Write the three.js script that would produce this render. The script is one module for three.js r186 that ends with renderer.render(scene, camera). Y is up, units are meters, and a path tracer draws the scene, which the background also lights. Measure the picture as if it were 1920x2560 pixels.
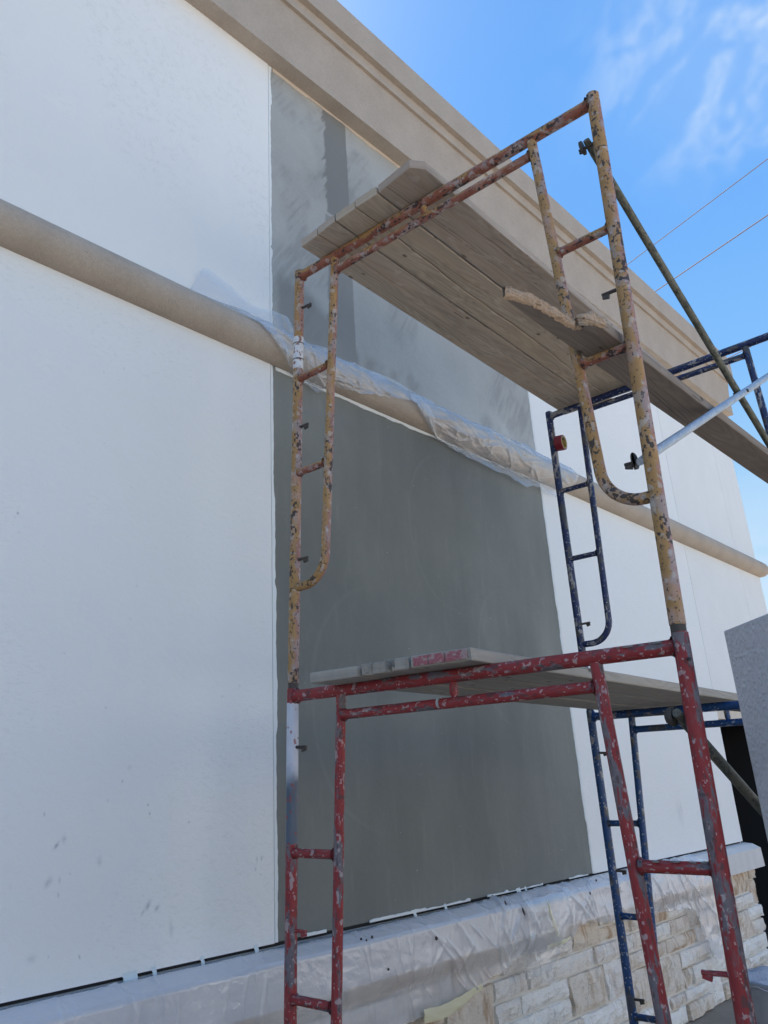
import * as THREE from 'three';
import { mergeGeometries } from 'three/addons/utils/BufferGeometryUtils.js';
import { RoundedBoxGeometry } from 'three/addons/geometries/RoundedBoxGeometry.js';

// ---------------------------------------------------------------- camera
const scene = new THREE.Scene();
const camera = new THREE.PerspectiveCamera(62.94, 0.75, 0.05, 3000);
camera.position.set(-2.3714, 1.6267, 2.9354);
camera.up.set(-0.2548, 0.9255, 0.2802);
camera.lookAt(-2.3714 + 0.6898, 1.6267 + 0.3771, 2.9354 - 0.618);
camera.setViewOffset(1920, 2560, 123.4, 176.1, 1920, 2560);

const renderer = new THREE.WebGLRenderer({ antialias: true });
renderer.toneMapping = THREE.LinearToneMapping;
const EXPOSURE = 2.0;
renderer.toneMappingExposure = EXPOSURE;
renderer.shadowMap.enabled = true;
renderer.shadowMap.type = THREE.PCFSoftShadowMap;

// ---------------------------------------------------------------- noise
function hash(x, y, s) { let h = (x * 374761393 + y * 668265263 + s * 1274126177) | 0; h = Math.imul(h ^ (h >>> 13), 1274126177); h ^= h >>> 16; return (h >>> 0) / 4294967296; }
const mod = (a, n) => ((a % n) + n) % n;
function vnoise(x, y, s, px = 0, py = 0) {
  const ix = Math.floor(x), iy = Math.floor(y), fx = x - ix, fy = y - iy;
  const u = fx * fx * (3 - 2 * fx), v = fy * fy * (3 - 2 * fy);
  const X0 = px ? mod(ix, px) : ix, X1 = px ? mod(ix + 1, px) : ix + 1, Y0 = py ? mod(iy, py) : iy, Y1 = py ? mod(iy + 1, py) : iy + 1;
  const a = hash(X0, Y0, s), b = hash(X1, Y0, s), c = hash(X0, Y1, s), d = hash(X1, Y1, s);
  return a + (b - a) * u + (c - a) * v + (a - b - c + d) * u * v;
}
function fbm(x, y, s, oct = 4, px = 0, py = 0) {
  let a = 0.5, t = 0, n = 0;
  for (let i = 0; i < oct; i++) { t += a * vnoise(x, y, s + i * 17, px, py); n += a; a *= 0.5; x *= 2; y *= 2; px *= 2; py *= 2; }
  return t / n;
}
let seed = 12345;
const rnd = () => { seed = (Math.imul(seed, 1664525) + 1013904223) | 0; return (seed >>> 0) / 4294967296; };
const rr = (a, b) => a + (b - a) * rnd();
const sm = (a, b, x) => { const t = Math.min(1, Math.max(0, (x - a) / (b - a))); return t * t * (3 - 2 * t); };
const mix3 = (a, b, t) => [a[0] + (b[0] - a[0]) * t, a[1] + (b[1] - a[1]) * t, a[2] + (b[2] - a[2]) * t];
const toS = (c) => c <= 0.0031308 ? c * 12.92 : 1.055 * Math.pow(c, 1 / 2.4) - 0.055;

// ---------------------------------------------------------------- sky and sun
const SUN = new THREE.Vector3(0.20, 0.765, -0.61).normalize();
{
  const W = 2048, H = 1024, data = new Float32Array(W * H * 4);
  const stops = [[-90, [0.30, 0.32, 0.33]], [0, [0.80, 0.93, 1.0]], [6, [0.70, 0.88, 1.0]], [14, [0.42, 0.69, 0.95]], [24, [0.235, 0.53, 0.98]], [34, [0.165, 0.445, 0.97]], [44, [0.150, 0.42, 0.95]], [52, [0.155, 0.40, 0.90]], [90, [0.10, 0.27, 0.68]]];
  for (let j = 0; j < H; j++) {
    const el = (j + 0.5) / H * 180 - 90;
    let k = 0; while (k < stops.length - 2 && el > stops[k + 1][0]) k++;
    const base = mix3(stops[k][1], stops[k + 1][1], Math.min(1, Math.max(0, (el - stops[k][0]) / (stops[k + 1][0] - stops[k][0]))));
    const ce = Math.cos(el * Math.PI / 180), se = Math.sin(el * Math.PI / 180);
    for (let i = 0; i < W; i++) {
      const phi = ((i + 0.5) / W - 0.5) * 2 * Math.PI;           // three: u = atan2(z, x) / 2pi + 0.5
      const dx = Math.cos(phi) * ce, dz = Math.sin(phi) * ce, dy = se;
      let c = base.slice();
      if (dy > 0) {
        const q = 1 / (dy + 0.28), px = dx * q, pz = dz * q;      // a cloud layer overhead
        const wx = fbm(px * 2.1 + 3, pz * 2.1, 5, 4), wz = fbm(px * 2.1, pz * 2.1 + 9, 6, 4);
        const ra = px * 0.62 + pz * 0.78, rb = px * 0.78 - pz * 0.62;       // wisps are drawn out along one direction
        const f = fbm(ra * 4.5 + wx * 3.4, rb * 9 + wz * 4.0, 11, 7), g = fbm(px * 1.25 + 7.3, pz * 1.25 + 2.2, 23, 3);
        const az = Math.atan2(dx, -dz) * 180 / Math.PI;
        const ca = (az - 80) * 0.74, ct = el - 41, cu = ca * 0.80 + ct * 0.60, cw = ct * 0.80 - ca * 0.60;   // degrees along and across the streaks
        const w1 = fbm(cu * 0.16 + 4, cw * 0.22, 311, 4) - 0.5, w2 = fbm(cu * 0.16, cw * 0.22 + 8, 313, 4) - 0.5;
        const wisp = 0.62 * fbm(cu * 0.13 + w1 * 1.6, cw * 0.42 + w2 * 2.4, 325, 7) + 0.38 * fbm(cu * 0.5 + w1 * 4 + w2, cw * 1.1 + w2 * 6, 317, 5);
        let d1 = (az - 80.5) / 8.2, d2 = (el - 41.2) / 5.6;         // the wispy bank seen at the right
        let bank = Math.exp(-Math.pow(d1 * d1 + d2 * d2, 1.4));
        d1 = (az - 82.5) / 2.2; d2 = (el - 36.4) / 1.6; bank = Math.max(bank, Math.exp(-(d1 * d1 + d2 * d2)));
        const far = sm(0.50, 0.68, g) * sm(18, 60, Math.abs(az - 70)) * 0.6, low = Math.exp(-Math.pow((el - 10) / 6, 2));
        const cov = Math.min(1, bank * (0.20 + 1.0 * Math.pow(sm(0.36, 0.66, wisp * 0.88 + 0.12 * fbm(cu * 1.3 + w2 * 6, cw * 2.8 + w1 * 6, 319, 4)), 1.2)) + far * sm(0.42, 0.7, f) + low * 0.8 * sm(0.40, 0.62, f));
        c = mix3(c, [0.62, 0.78, 1.0], Math.min(0.92, cov * 0.80));
        const cs = dx * SUN.x + dy * SUN.y + dz * SUN.z;          // brighter air round the sun
        const glow = Math.pow(Math.max(0, cs), 24) * 0.9 + Math.pow(Math.max(0, cs), 5) * 0.03;
        c = [c[0] + glow, c[1] + glow * 0.95, c[2] + glow * 0.85];
      }
      const o = (j * W + i) * 4;
      data[o] = c[0] / EXPOSURE; data[o + 1] = c[1] / EXPOSURE; data[o + 2] = c[2] / EXPOSURE; data[o + 3] = 1;
    }
  }
  const t = new THREE.DataTexture(data, W, H, THREE.RGBAFormat, THREE.FloatType);
  t.mapping = THREE.EquirectangularReflectionMapping; t.magFilter = t.minFilter = THREE.LinearFilter; t.colorSpace = THREE.LinearSRGBColorSpace; t.needsUpdate = true;
  scene.background = t; scene.environment = t;
}
const sun = new THREE.DirectionalLight(new THREE.Color(1, 0.95, 0.87), 5);
sun.position.copy(SUN).multiplyScalar(60); sun.castShadow = true; sun.shadow.mapSize.set(4096, 4096); sun.shadow.bias = -0.0005;
Object.assign(sun.shadow.camera, { left: -30, right: 30, top: 30, bottom: -30, near: 1, far: 150 });
scene.add(sun, sun.target);

// ---------------------------------------------------------------- texture helpers
function tex(w, h, fn, { srgb = true, repeat = true } = {}) {         // fn(u, v) -> linear rgb (colour) or one number (bump)
  const d = new Uint8Array(w * h * 4);
  for (let j = 0; j < h; j++) for (let i = 0; i < w; i++) {
    const c = fn((i + 0.5) / w, (j + 0.5) / h), o = (j * w + i) * 4;
    if (typeof c === 'number') d[o] = d[o + 1] = d[o + 2] = Math.max(0, Math.min(255, c * 255));
    else for (let k = 0; k < 3; k++) d[o + k] = Math.max(0, Math.min(255, (srgb ? toS(c[k]) : c[k]) * 255));
    d[o + 3] = 255;
  }
  const t = new THREE.DataTexture(d, w, h, THREE.RGBAFormat);
  t.magFilter = THREE.LinearFilter; t.minFilter = THREE.LinearMipmapLinearFilter; t.generateMipmaps = true;
  t.wrapS = t.wrapT = repeat ? THREE.RepeatWrapping : THREE.ClampToEdgeWrapping;
  if (srgb) t.colorSpace = THREE.SRGBColorSpace;
  t.needsUpdate = true; return t;
}
const std = (o) => new THREE.MeshStandardMaterial({ roughness: 0.85, metalness: 0, ...o });
const phys = (o) => new THREE.MeshPhysicalMaterial({ roughness: 0.5, metalness: 0, ...o });

// stucco relief that tiles every metre
const stuccoBump = tex(1024, 1024, (u, v) => 0.5 * fbm(u * 40, v * 60, 31, 4, 40, 60) + 0.3 * fbm(u * 160, v * 220, 32, 2, 160, 220) + 0.2 * Math.pow(fbm(u * 9, v * 24, 35, 3, 9, 24), 2), { srgb: false });
const sandBump = tex(1024, 1024, (u, v) => 0.7 * fbm(u * 200, v * 200, 41, 3, 200, 200) + 0.3 * fbm(u * 50, v * 50, 43, 3, 50, 50), { srgb: false });
const sandColor = tex(1024, 1024, (u, v) => {
  const n = fbm(u * 220, v * 220, 51, 2, 220, 220), m = fbm(u * 5, v * 5, 52, 5, 5, 5), k = fbm(u * 60, v * 90, 53, 3, 60, 90);
  let c = mix3([0.350, 0.285, 0.225], [0.490, 0.410, 0.335], 0.45 * n + 0.35 * k + 0.55 * (m - 0.28));
  if (n > 0.80) c = mix3(c, [0.20, 0.14, 0.10], 0.45);
  return c;
});
const plainStucco = tex(512, 512, (u, v) => { const n = fbm(u * 8, v * 8, 61, 5, 8, 8), a = 0.765 + 0.05 * (n - 0.5); return [a * 1.01, a * 0.99, a * 0.95]; });

// ---------------------------------------------------------------- geometry helpers
const V = (x, y, z) => new THREE.Vector3(x, y, z);
function boxUV(g) {                                                 // uv in metres, projected along each face's main axis
  const p = g.attributes.position, n = g.attributes.normal, uv = new Float32Array(p.count * 2);
  for (let i = 0; i < p.count; i++) {
    const ax = Math.abs(n.getX(i)), ay = Math.abs(n.getY(i)), az = Math.abs(n.getZ(i));
    if (az >= ax && az >= ay) { uv[2 * i] = p.getX(i); uv[2 * i + 1] = p.getY(i); }
    else if (ay >= ax) { uv[2 * i] = p.getX(i); uv[2 * i + 1] = p.getZ(i); }
    else { uv[2 * i] = p.getZ(i); uv[2 * i + 1] = p.getY(i); }
  }
  g.setAttribute('uv', new THREE.BufferAttribute(uv, 2)); return g;
}
function box(x0, x1, y0, y1, z0, z1) { const g = new THREE.BoxGeometry(x1 - x0, y1 - y0, z1 - z0); g.translate((x0 + x1) / 2, (y0 + y1) / 2, (z0 + z1) / 2); return boxUV(g); }
function grid(nu, nv, fn, uvf) {                                     // an open sheet fn(u, v) -> Vector3
  const p = [], uv = [], ix = [];
  for (let j = 0; j <= nv; j++) for (let i = 0; i <= nu; i++) { const q = fn(i / nu, j / nv); p.push(q.x, q.y, q.z); const t = uvf ? uvf(i / nu, j / nv, q) : [i / nu, j / nv]; uv.push(t[0], t[1]); }
  for (let j = 0; j < nv; j++) for (let i = 0; i < nu; i++) { const a = j * (nu + 1) + i, b = a + 1, c = a + nu + 1, d = c + 1; ix.push(a, b, d, a, d, c); }
  const g = new THREE.BufferGeometry(); g.setAttribute('position', new THREE.Float32BufferAttribute(p, 3)); g.setAttribute('uv', new THREE.Float32BufferAttribute(uv, 2)); g.setIndex(ix); g.computeVertexNormals(); return g;
}
// a tube along points, u around (0 at ref), v along in metres / 2
function tubeAlong(pts, r, ref, seg = 20, v0 = 0, caps = true) {
  const n = pts.length, p = [], uv = [], nm = [], ix = []; let len = 0;
  for (let i = 0; i < n; i++) {
    const d = pts[Math.min(n - 1, i + 1)].clone().sub(pts[Math.max(0, i - 1)]).normalize();
    const a = ref.clone().addScaledVector(d, -ref.dot(d)).normalize(), b = d.clone().cross(a);
    if (i) len += pts[i].distanceTo(pts[i - 1]);
    const ri = typeof r === 'function' ? r(i / (n - 1)) : r;
    for (let k = 0; k <= seg; k++) {
      const t = k / seg * 2 * Math.PI, m = a.clone().multiplyScalar(Math.cos(t)).addScaledVector(b, Math.sin(t));
      p.push(pts[i].x + m.x * ri, pts[i].y + m.y * ri, pts[i].z + m.z * ri); nm.push(m.x, m.y, m.z); uv.push(k / seg, v0 + len / 2);
    }
  }
  for (let i = 0; i < n - 1; i++) for (let k = 0; k < seg; k++) { const a = i * (seg + 1) + k, b = a + 1, c = a + seg + 1, d = c + 1; ix.push(a, b, d, a, d, c); }
  if (caps) for (const e of [0, n - 1]) {
    const d = (e ? pts[n - 1].clone().sub(pts[n - 2]) : pts[0].clone().sub(pts[1])).normalize(), c0 = p.length / 3;
    p.push(pts[e].x, pts[e].y, pts[e].z); nm.push(d.x, d.y, d.z); uv.push(0.5, v0);
    for (let k = 0; k <= seg; k++) { const s = (e * (seg + 1) + k) * 3; p.push(p[s], p[s + 1], p[s + 2]); nm.push(d.x, d.y, d.z); uv.push(k / seg, v0 + 0.01); }
    for (let k = 0; k < seg; k++) e ? ix.push(c0, c0 + 1 + k, c0 + 2 + k) : ix.push(c0, c0 + 2 + k, c0 + 1 + k);
  }
  const g = new THREE.BufferGeometry(); g.setAttribute('position', new THREE.Float32BufferAttribute(p, 3)); g.setAttribute('normal', new THREE.Float32BufferAttribute(nm, 3)); g.setAttribute('uv', new THREE.Float32BufferAttribute(uv, 2)); g.setIndex(ix); return g;
}
function rod(a, b, r, ref, v0 = 0, R = 0, ends = [1, 1]) {           // a straight tube; R = radius of what it is welded to, with a small fillet at each welded end
  const d = b.clone().sub(a).normalize(), A = a.clone().addScaledVector(d, ends[0] ? R * 0.8 : 0), B = b.clone().addScaledVector(d, ends[1] ? -R * 0.8 : 0);
  const L = A.distanceTo(B), pts = []; const n = Math.max(3, Math.ceil(L / 0.12));
  for (let i = 0; i <= n; i++) pts.push(A.clone().lerp(B, i / n).add(V((hash(i, 1, 7 + Math.round(a.y * 90)) - 0.5) * 0.0012, 0, (hash(i, 2, 7 + Math.round(a.z * 90)) - 0.5) * 0.0012)));
  const gs = [tubeAlong(pts, r, ref, 22, v0)];
  if (R) {
    const f = Math.min(0.016, r * 0.6);
    if (ends[0]) gs.push(tubeAlong([0, 0.35, 1].map((t) => A.clone().addScaledVector(d, R * 0.12 + t * f)), (t) => r + (1 - t) * (1 - t) * r * 0.42 + 0.0003, ref, 22, v0, false));
    if (ends[1]) gs.push(tubeAlong([0, 0.35, 1].map((t) => B.clone().addScaledVector(d, -R * 0.12 - t * f)).reverse(), (t) => r + t * t * r * 0.42 + 0.0003, ref, 22, v0, false));
  }
  return gs.length > 1 ? mergeGeometries(gs) : gs[0];
}
const UP = V(0, 1, 0);

const used = {};
function numbered(name) { const n = used[name] = (used[name] ?? -1) + 1; return n ? name + '_' + String(n).padStart(3, '0') : name; }
function mesh(name, g, m, parent) { const o = new THREE.Mesh(g, m); o.name = name; o.castShadow = o.receiveShadow = true; parent.add(o); return o; }
function thing(name, label, category, [x, y, z] = [0, 0, 0], group) { const o = new THREE.Group(); o.name = numbered(name); o.position.set(x, y, z); o.userData = { label, category }; if (group) o.userData.group = group; scene.add(o); return o; }
function solo(name, g, m, label, category, group) { const o = mesh(numbered(name), g, m, scene); o.userData = { label, category }; if (group) o.userData.group = group; return o; }
function place(o, parent) { return o; }

// ================================================================ ground
{
  const c = tex(512, 512, (u, v) => { const n = fbm(u * 6, v * 6, 71, 6, 6, 6); return mix3([0.38, 0.335, 0.285], [0.49, 0.435, 0.375], n); });
  const g = new THREE.PlaneGeometry(1600, 1600); g.rotateX(-Math.PI / 2); const uv = g.attributes.uv; for (let i = 0; i < uv.count; i++) uv.setXY(i, uv.getX(i) * 400, uv.getY(i) * 400);
  const o = mesh('ground', g, std({ map: c, roughness: 0.95 }), scene); o.userData.kind = 'structure';
}

{  // dark ground strip added along the wall to weaken bounce under the cornice
  const c = tex(512, 512, (u, v) => { const n = fbm(u * 9, v * 9, 81, 6, 9, 9), m = fbm(u * 40, v * 40, 83, 3, 40, 40); return mix3([0.20, 0.155, 0.115], [0.34, 0.275, 0.21], 0.7 * n + 0.3 * m); });
  const g = new THREE.PlaneGeometry(34, 5.1, 34, 6); g.rotateX(-Math.PI / 2); g.translate(-3, 0.004, 2.55 - 0.02); const p = g.attributes.position, uv = g.attributes.uv;
  for (let i = 0; i < p.count; i++) { if (p.getZ(i) > 5) p.setZ(i, p.getZ(i) + 0.3 * (fbm(p.getX(i) * 0.6, 1, 85, 3) - 0.5)); uv.setXY(i, p.getX(i) * 0.5, p.getZ(i) * 0.5); }
  const o = mesh('added_dark_strip', g, std({ map: c, roughness: 1 }), scene); o.userData.kind = 'structure';
}

// ================================================================ building
const building = thing('stucco_building', 'white stucco building with tan cornice, grey base coat patch and limestone base', 'building');
const part = (name, g, m, parent = building) => mesh(name, g, m, parent);
const PL = 0.431, PR = 3.272, YG = 1.012, YB = 3.734, YT = 5.8805, XJ = 6.15, XE = 8.5, RB = 0.1;   // patch sides, gap, band underside, soffit, joint, corner, band radius
const darkWall = std({ color: new THREE.Color(0.02, 0.02, 0.022), roughness: 0.95 });
part('core_wall', mergeGeometries([box(-18, XJ - 0.02, 0, 6.6, -12, -0.02), box(XJ - 0.02, XE - 0.02, 2.14, 6.6, -12, -0.02), box(8.25, XE - 0.02, 0, 2.14, -12, -0.02), box(XJ - 0.02, 8.25, 0, 2.14, -12, -3), box(XJ - 0.02, 8.25, 0.004, 0.03, -3, -0.02)]), darkWall);

// white finish coat: one texture per panel, painted in wall metres
function stuccoMap(x0, x1, y0, y1, pw, ph, rough, marks, s) {
  return tex(pw, ph, (u, v) => {
    const x = x0 + u * (x1 - x0), y = y0 + v * (y1 - y0);
    const big = fbm(x * 1.7 + 3, y * 1.3, s, 4), d = fbm(x * 34 + y * 12, y * 38 - x * 10, s + 3, 4), fine = fbm(x * 95, y * 110, s + 9, 2);
    let a = 0.79 + 0.035 * (big - 0.5);
    const patch = rough * sm(0.36, 0.62, fbm(x * 1.9 + 11, y * 2.0 + x * 1.1, s + 5, 4));
    a -= patch * 0.6 * (0.04 * sm(0.40, 0.62, d) * sm(0.3, 0.6, fine) + 0.05 * sm(0.56, 0.74, d) * sm(0.4, 0.7, fine));
    a -= 0.035 * sm(0.70, 0.82, vnoise(x * 60, y * 190, s + 12)) * sm(0.45, 0.6, big);
    let c = [a * 1.01, a * 0.99, a * 0.955];
    for (const m of marks) {
      const ca = Math.cos(m[4]), sa = Math.sin(m[4]), ux = ((x - m[0]) * ca + (y - m[1]) * sa) / m[2], uy = (-(x - m[0]) * sa + (y - m[1]) * ca) / m[3], q = ux * ux + uy * uy;
      if (q < 4) c = mix3(c, m[6] || [0.33, 0.34, 0.36], m[5] * Math.exp(-q * 1.6) * (0.4 + 0.9 * fbm(x * 160, y * 160, 77, 2)));
    }
    return c;
  }, { repeat: false });
}
function panel(name, x0, x1, y0, y1, map, z = 0, opt = {}, parent = building) {
  const g = box(x0, x1, y0, y1, -0.02, z), uv = g.attributes.uv, p = g.attributes.position, b = new Float32Array(uv.count * 2);
  for (let i = 0; i < uv.count; i++) { b[2 * i] = uv.getX(i); b[2 * i + 1] = uv.getY(i); uv.setXY(i, (p.getX(i) - x0) / (x1 - x0), (p.getY(i) - y0) / (y1 - y0)); }
  g.setAttribute('uv1', new THREE.BufferAttribute(b, 2));
  const bump = stuccoBump.clone(); bump.channel = 1; bump.needsUpdate = true;
  return part(name, g, std({ map, bumpMap: bump, bumpScale: 0.0022, roughness: 0.9, ...opt }), parent);
}
const smudges = [[-0.642, 1.457, 0.016, 0.007, 0.9, 0.8], [-0.615, 1.475, 0.010, 0.014, 0, 0.4], [-0.356, 1.707, 0.012, 0.010, 0.6, 0.3, [0.45, 0.38, 0.33]], [-0.662, 1.343, 0.022, 0.012, 0.9, 0.5], [-0.62, 1.345, 0.006, 0.012, 0, 0.35], [-0.242, 1.225, 0.020, 0.010, 1.1, 0.7], [-0.264, 1.205, 0.016, 0.006, 1.0, 0.5], [-0.20, 1.212, 0.016, 0.009, 0.7, 0.6], [-0.131, 1.135, 0.012, 0.035, 0.2, 0.35], [-0.464, 1.391, 0.012, 0.018, 0.2, 0.35], [0.308, 1.336, 0.006, 0.012, 0, 0.55], [0.335, 1.338, 0.006, 0.012, 0, 0.55], [0.30, 1.30, 0.006, 0.009, 0, 0.5], [-0.262, 1.572, 0.004, 0.005, 0, 0.9], [-0.252, 1.54, 0.004, 0.006, 0, 0.9], [-0.385, 1.66, 0.004, 0.005, 0, 0.9], [-0.70, 1.56, 0.004, 0.007, 0, 0.9], [-0.06, 1.50, 0.004, 0.005, 0, 0.8], [-0.62, 1.30, 0.003, 0.009, 0.3, 0.8], [-0.70, 1.12, 0.02, 0.014, 0, 0.3], [-0.52, 1.10, 0.003, 0.009, 0.4, 0.8], [-0.92, 2.62, 0.006, 0.006, 0, 0.7]];
for (let i = 0; i < 26; i++) smudges.push([rr(-1.1, 0.38), rr(1.1, 3.5), rr(0.002, 0.005), rr(0.003, 0.008), rr(0, 1), rr(0.2, 0.5)]);
const GV = 0.0025, SL = PL - 0.024;                                 // casing bead line beside the patch
const wallLow = stuccoMap(-1.7, SL, YG, YB, 1024, 1312, 0.12, smudges, 101), wallHigh = stuccoMap(-1.7, SL, YB, YT, 1024, 1040, 1.0, [], 111);
panel('stucco_panel', -1.7, SL, YG, YB, wallLow);
panel('stucco_panel', -1.7, SL, YB + GV, YT + 0.02, wallHigh);
const farMarks = [[4.9, 1.33, 0.02, 0.05, 0.2, 0.3], [4.85, 1.30, 0.05, 0.10, 0.2, 0.22], [5.35, 1.25, 0.02, 0.04, 0, 0.25]];
panel('stucco_panel', PR + 0.022, XJ - 0.003, YG, YB, stuccoMap(PR, XJ, YG, YB, 768, 768, 0.25, farMarks, 121));
panel('stucco_panel', PR + 0.022, XJ - 0.003, YB + GV, YT + 0.02, stuccoMap(PR, XJ, YB, YT, 768, 640, 0.3, [], 131));
panel('stucco_panel', XJ + 0.003, 7.8 - 0.002, 2.17, YB, plainStucco); panel('stucco_panel', 7.8 + 0.002, XE, 2.17, YB, plainStucco);
panel('stucco_panel', XJ + 0.003, 7.8 - 0.002, YB + GV, YT + 0.02, plainStucco); panel('stucco_panel', 7.8 + 0.002, XE, YB + GV, YT + 0.02, plainStucco);
panel('stucco_panel', 8.25, XE, 0, 2.17 - GV, plainStucco);
panel('stucco_panel', -18, -1.7 - GV, YG, YT + 0.02, plainStucco);
const whiteM = std({ map: plainStucco, bumpMap: stuccoBump, bumpScale: 0.002, roughness: 0.9 });
part('end_wall', box(XE - 0.02, XE, 0, 6.6, -12, -0.021), whiteM);
part('door_jamb', box(XJ - 0.02, XJ, 0, 2.14, -0.4, -0.021), whiteM);

// grey base coat, three millimetres behind the finish
const GREYHI = [[0.934, 1.157, 5.0, 5.9, 1.0], [0.92, 1.15, 3.98, 5.0, 0.75]];
const patchHi = tex(1024, 832, (u, v) => {
  const x = PL + u * (PR - PL), y = YB + v * (YT - YB);
  const n = fbm(x * 1.6 + 5, y * 1.6, 201, 5), wob = 0.03 * (fbm(x * 3, y * 9, 203, 3) - 0.5), st = fbm((x + y * 0.8) * 4, (y - x * 0.8) * 16, 205, 5), fn = fbm(x * 70, y * 70, 207, 3);
  let a = 0.375 + 0.15 * (n - 0.5) + 0.03 * (fn - 0.5);
  a *= 1 + 0.16 * sm(1.5, 2.5, x) * sm(4.6, 4.05, y);
  const sx = (x * 0.55 + y * 0.83), sy = (y * 0.55 - x * 0.83), stroke = fbm(sx * 5, sy * 46, 211, 4), blot = fbm(x * 3.1 + 2, y * 2.6, 209, 4);
  a -= 0.060 * sm(0.46, 0.64, blot) * sm(0.42, 0.66, stroke * 0.5 + fbm(sx * 4, sy * 11, 212, 4) * 0.5) + 0.035 * sm(0.40, 0.66, blot);   // damp trowel smears
  let damp = 0;
  for (const [xa, xb, ya, yb, k] of GREYHI) damp = Math.max(damp, k * sm(xa - 0.012 + wob, xa + 0.012 + wob, x + 0.13 * (fbm((x * 0.55 + y * 0.83) * 5, (y * 0.55 - x * 0.83) * 40, 213, 3) - 0.5) * sm(0.35, 0.6, fbm(x * 2, y * 3.4, 214, 2))) * sm(xb + 0.006 + wob * 0.4, xb - 0.006 + wob * 0.4, x) * sm(ya, ya + 0.02, y) * sm(yb, yb - 0.02, y));
  // an overlapped, still damp trowel pass low on the left
  const e1 = sm(0.47, 0.53, x + 0.05 * (fbm(x * 8, y * 8, 215, 3) - 0.5)) * sm(1.19, 1.15, x) * sm(4.42, 4.28, y + 0.55 * Math.max(0, x - 0.68) + 0.07 * (fbm(x * 12, y * 12, 217, 3) - 0.5));
  damp = Math.max(damp, e1 * 0.72);
  a = a * (1 - damp) + damp * (0.195 + 0.04 * (n - 0.5));
  return [a * 1.015, a, a * 0.945];
}, { repeat: false });
const patchLo = tex(1024, 960, (u, v) => {
  const x = PL + u * (PR - PL), y = YG + v * (YB - YG);
  const n = fbm(x * 1.3 + 8, y * 1.1, 221, 5), st = fbm(x * 13, y * 2.3, 223, 4), fn = fbm(x * 60, y * 60, 225, 3);
  let a = 0.188 + 0.10 * (n - 0.5) + 0.03 * (fbm(x * 3.2 + y * 0.5, y * 2.2, 233, 3) - 0.5) + 0.022 * (st - 0.5) + 0.010 * (fn - 0.5);
  a += 0.035 * sm(0.50, 0.75, fbm(x * 3 + 1, y * 1.6, 227, 4)) * sm(1.2, 2.2, y) * sm(2.9, 2.3, y) * sm(1.2, 2.4, x);
  a += 0.012 * sm(0.62, 0.8, fbm(x * 26, y * 5, 229, 4));
  for (const [cx, cy, r] of [[2.55, 2.35, 0.42], [1.2, 2.0, 0.6], [2.0, 3.1, 0.5]]) { const q = Math.abs(Math.hypot((x - cx) * 1.2, y - cy) - r - 0.03 * fbm(x * 3, y * 3, 230, 2)); a += 0.016 * sm(0.02, 0.0, q) * sm(cx + 0.1, cx - 0.3, x); }   // trowel arcs
  if (hash(Math.floor(x * 240), Math.floor(y * 240), 9) > 0.99985) a += 0.25;
  return [a * 1.0, a * 1.005, a * 0.895];
}, { repeat: false });
panel('base_coat_patch', PL - 0.02, PR + 0.019, YB, YT + 0.01, patchHi, -0.0035, { roughness: 0.92, bumpScale: 0.003 });
panel('base_coat_patch', PL - 0.02, PR + 0.019, YG + 0.003, YB - GV, patchLo, -0.0035, { roughness: 0.86, bumpScale: 0.002 });

// ragged rims where the finish was cut round the patch
function ragged(len, w, s, amp, step = 0.02, notch = 0.25) {         // an outline in (along, across): straight at 0, ragged at w
  const sh = new THREE.Shape(); sh.moveTo(0, 0); sh.lineTo(len, 0); let off = 0; const n = Math.ceil(len / step);
  for (let i = n; i >= 0; i--) { if (hash(i, 5, s) < notch * 0.2) off = (hash(i, 6, s) - 0.5) * amp * 1.4; sh.lineTo(i / n * len, Math.max(0.002, w + off + (fbm(i * 0.21, 0, s, 3) - 0.5) * amp + (hash(i, 7, s) - 0.5) * amp * 0.22)); }
  sh.closePath(); return new THREE.ExtrudeGeometry(sh, { depth: 0.0045, bevelEnabled: true, bevelThickness: 0.0012, bevelSize: 0.0012, bevelSegments: 1 });
}
const rimM = std({ color: new THREE.Color(0.74, 0.745, 0.725), bumpMap: stuccoBump, bumpScale: 0.002, roughness: 0.9 });
const creamM = std({ color: new THREE.Color(0.60, 0.50, 0.40), bumpMap: sandBump, bumpScale: 0.002, roughness: 0.9 });
function rim(name, g, m, fx) { g.applyMatrix4(fx); return part(name, boxUV(g), m); }
const M4 = (xa, ya, za, o) => new THREE.Matrix4().makeBasis(xa, ya, za).setPosition(o);
const vertRim = (x, y0, len, w, s, dir, amp) => rim('stucco_edge', ragged(len, w, s, amp), rimM, dir > 0 ? M4(V(0, -1, 0), V(1, 0, 0), V(0, 0, 1), V(x, y0 + len, -0.0046)) : M4(V(0, 1, 0), V(-1, 0, 0), V(0, 0, 1), V(x, y0, -0.0046)));
vertRim(SL + 0.004, YG + 0.003, YB - YG - 0.006, 0.017, 301, 1, 0.011); vertRim(SL + 0.004, 3.94, YT - 3.945, 0.014, 303, 1, 0.013);
vertRim(PR + 0.018, YG + 0.003, YB - YG - 0.006, 0.015, 305, -1, 0.010); vertRim(PR + 0.018, 3.94, YT - 3.945, 0.016, 307, -1, 0.011);
rim('stucco_edge', ragged(PR - PL - 0.03, 0.020, 309, 0.012), rimM, M4(V(-1, 0, 0), V(0, -1, 0), V(0, 0, 1), V(PR - 0.012, YB - 0.003, -0.0046)));
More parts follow.
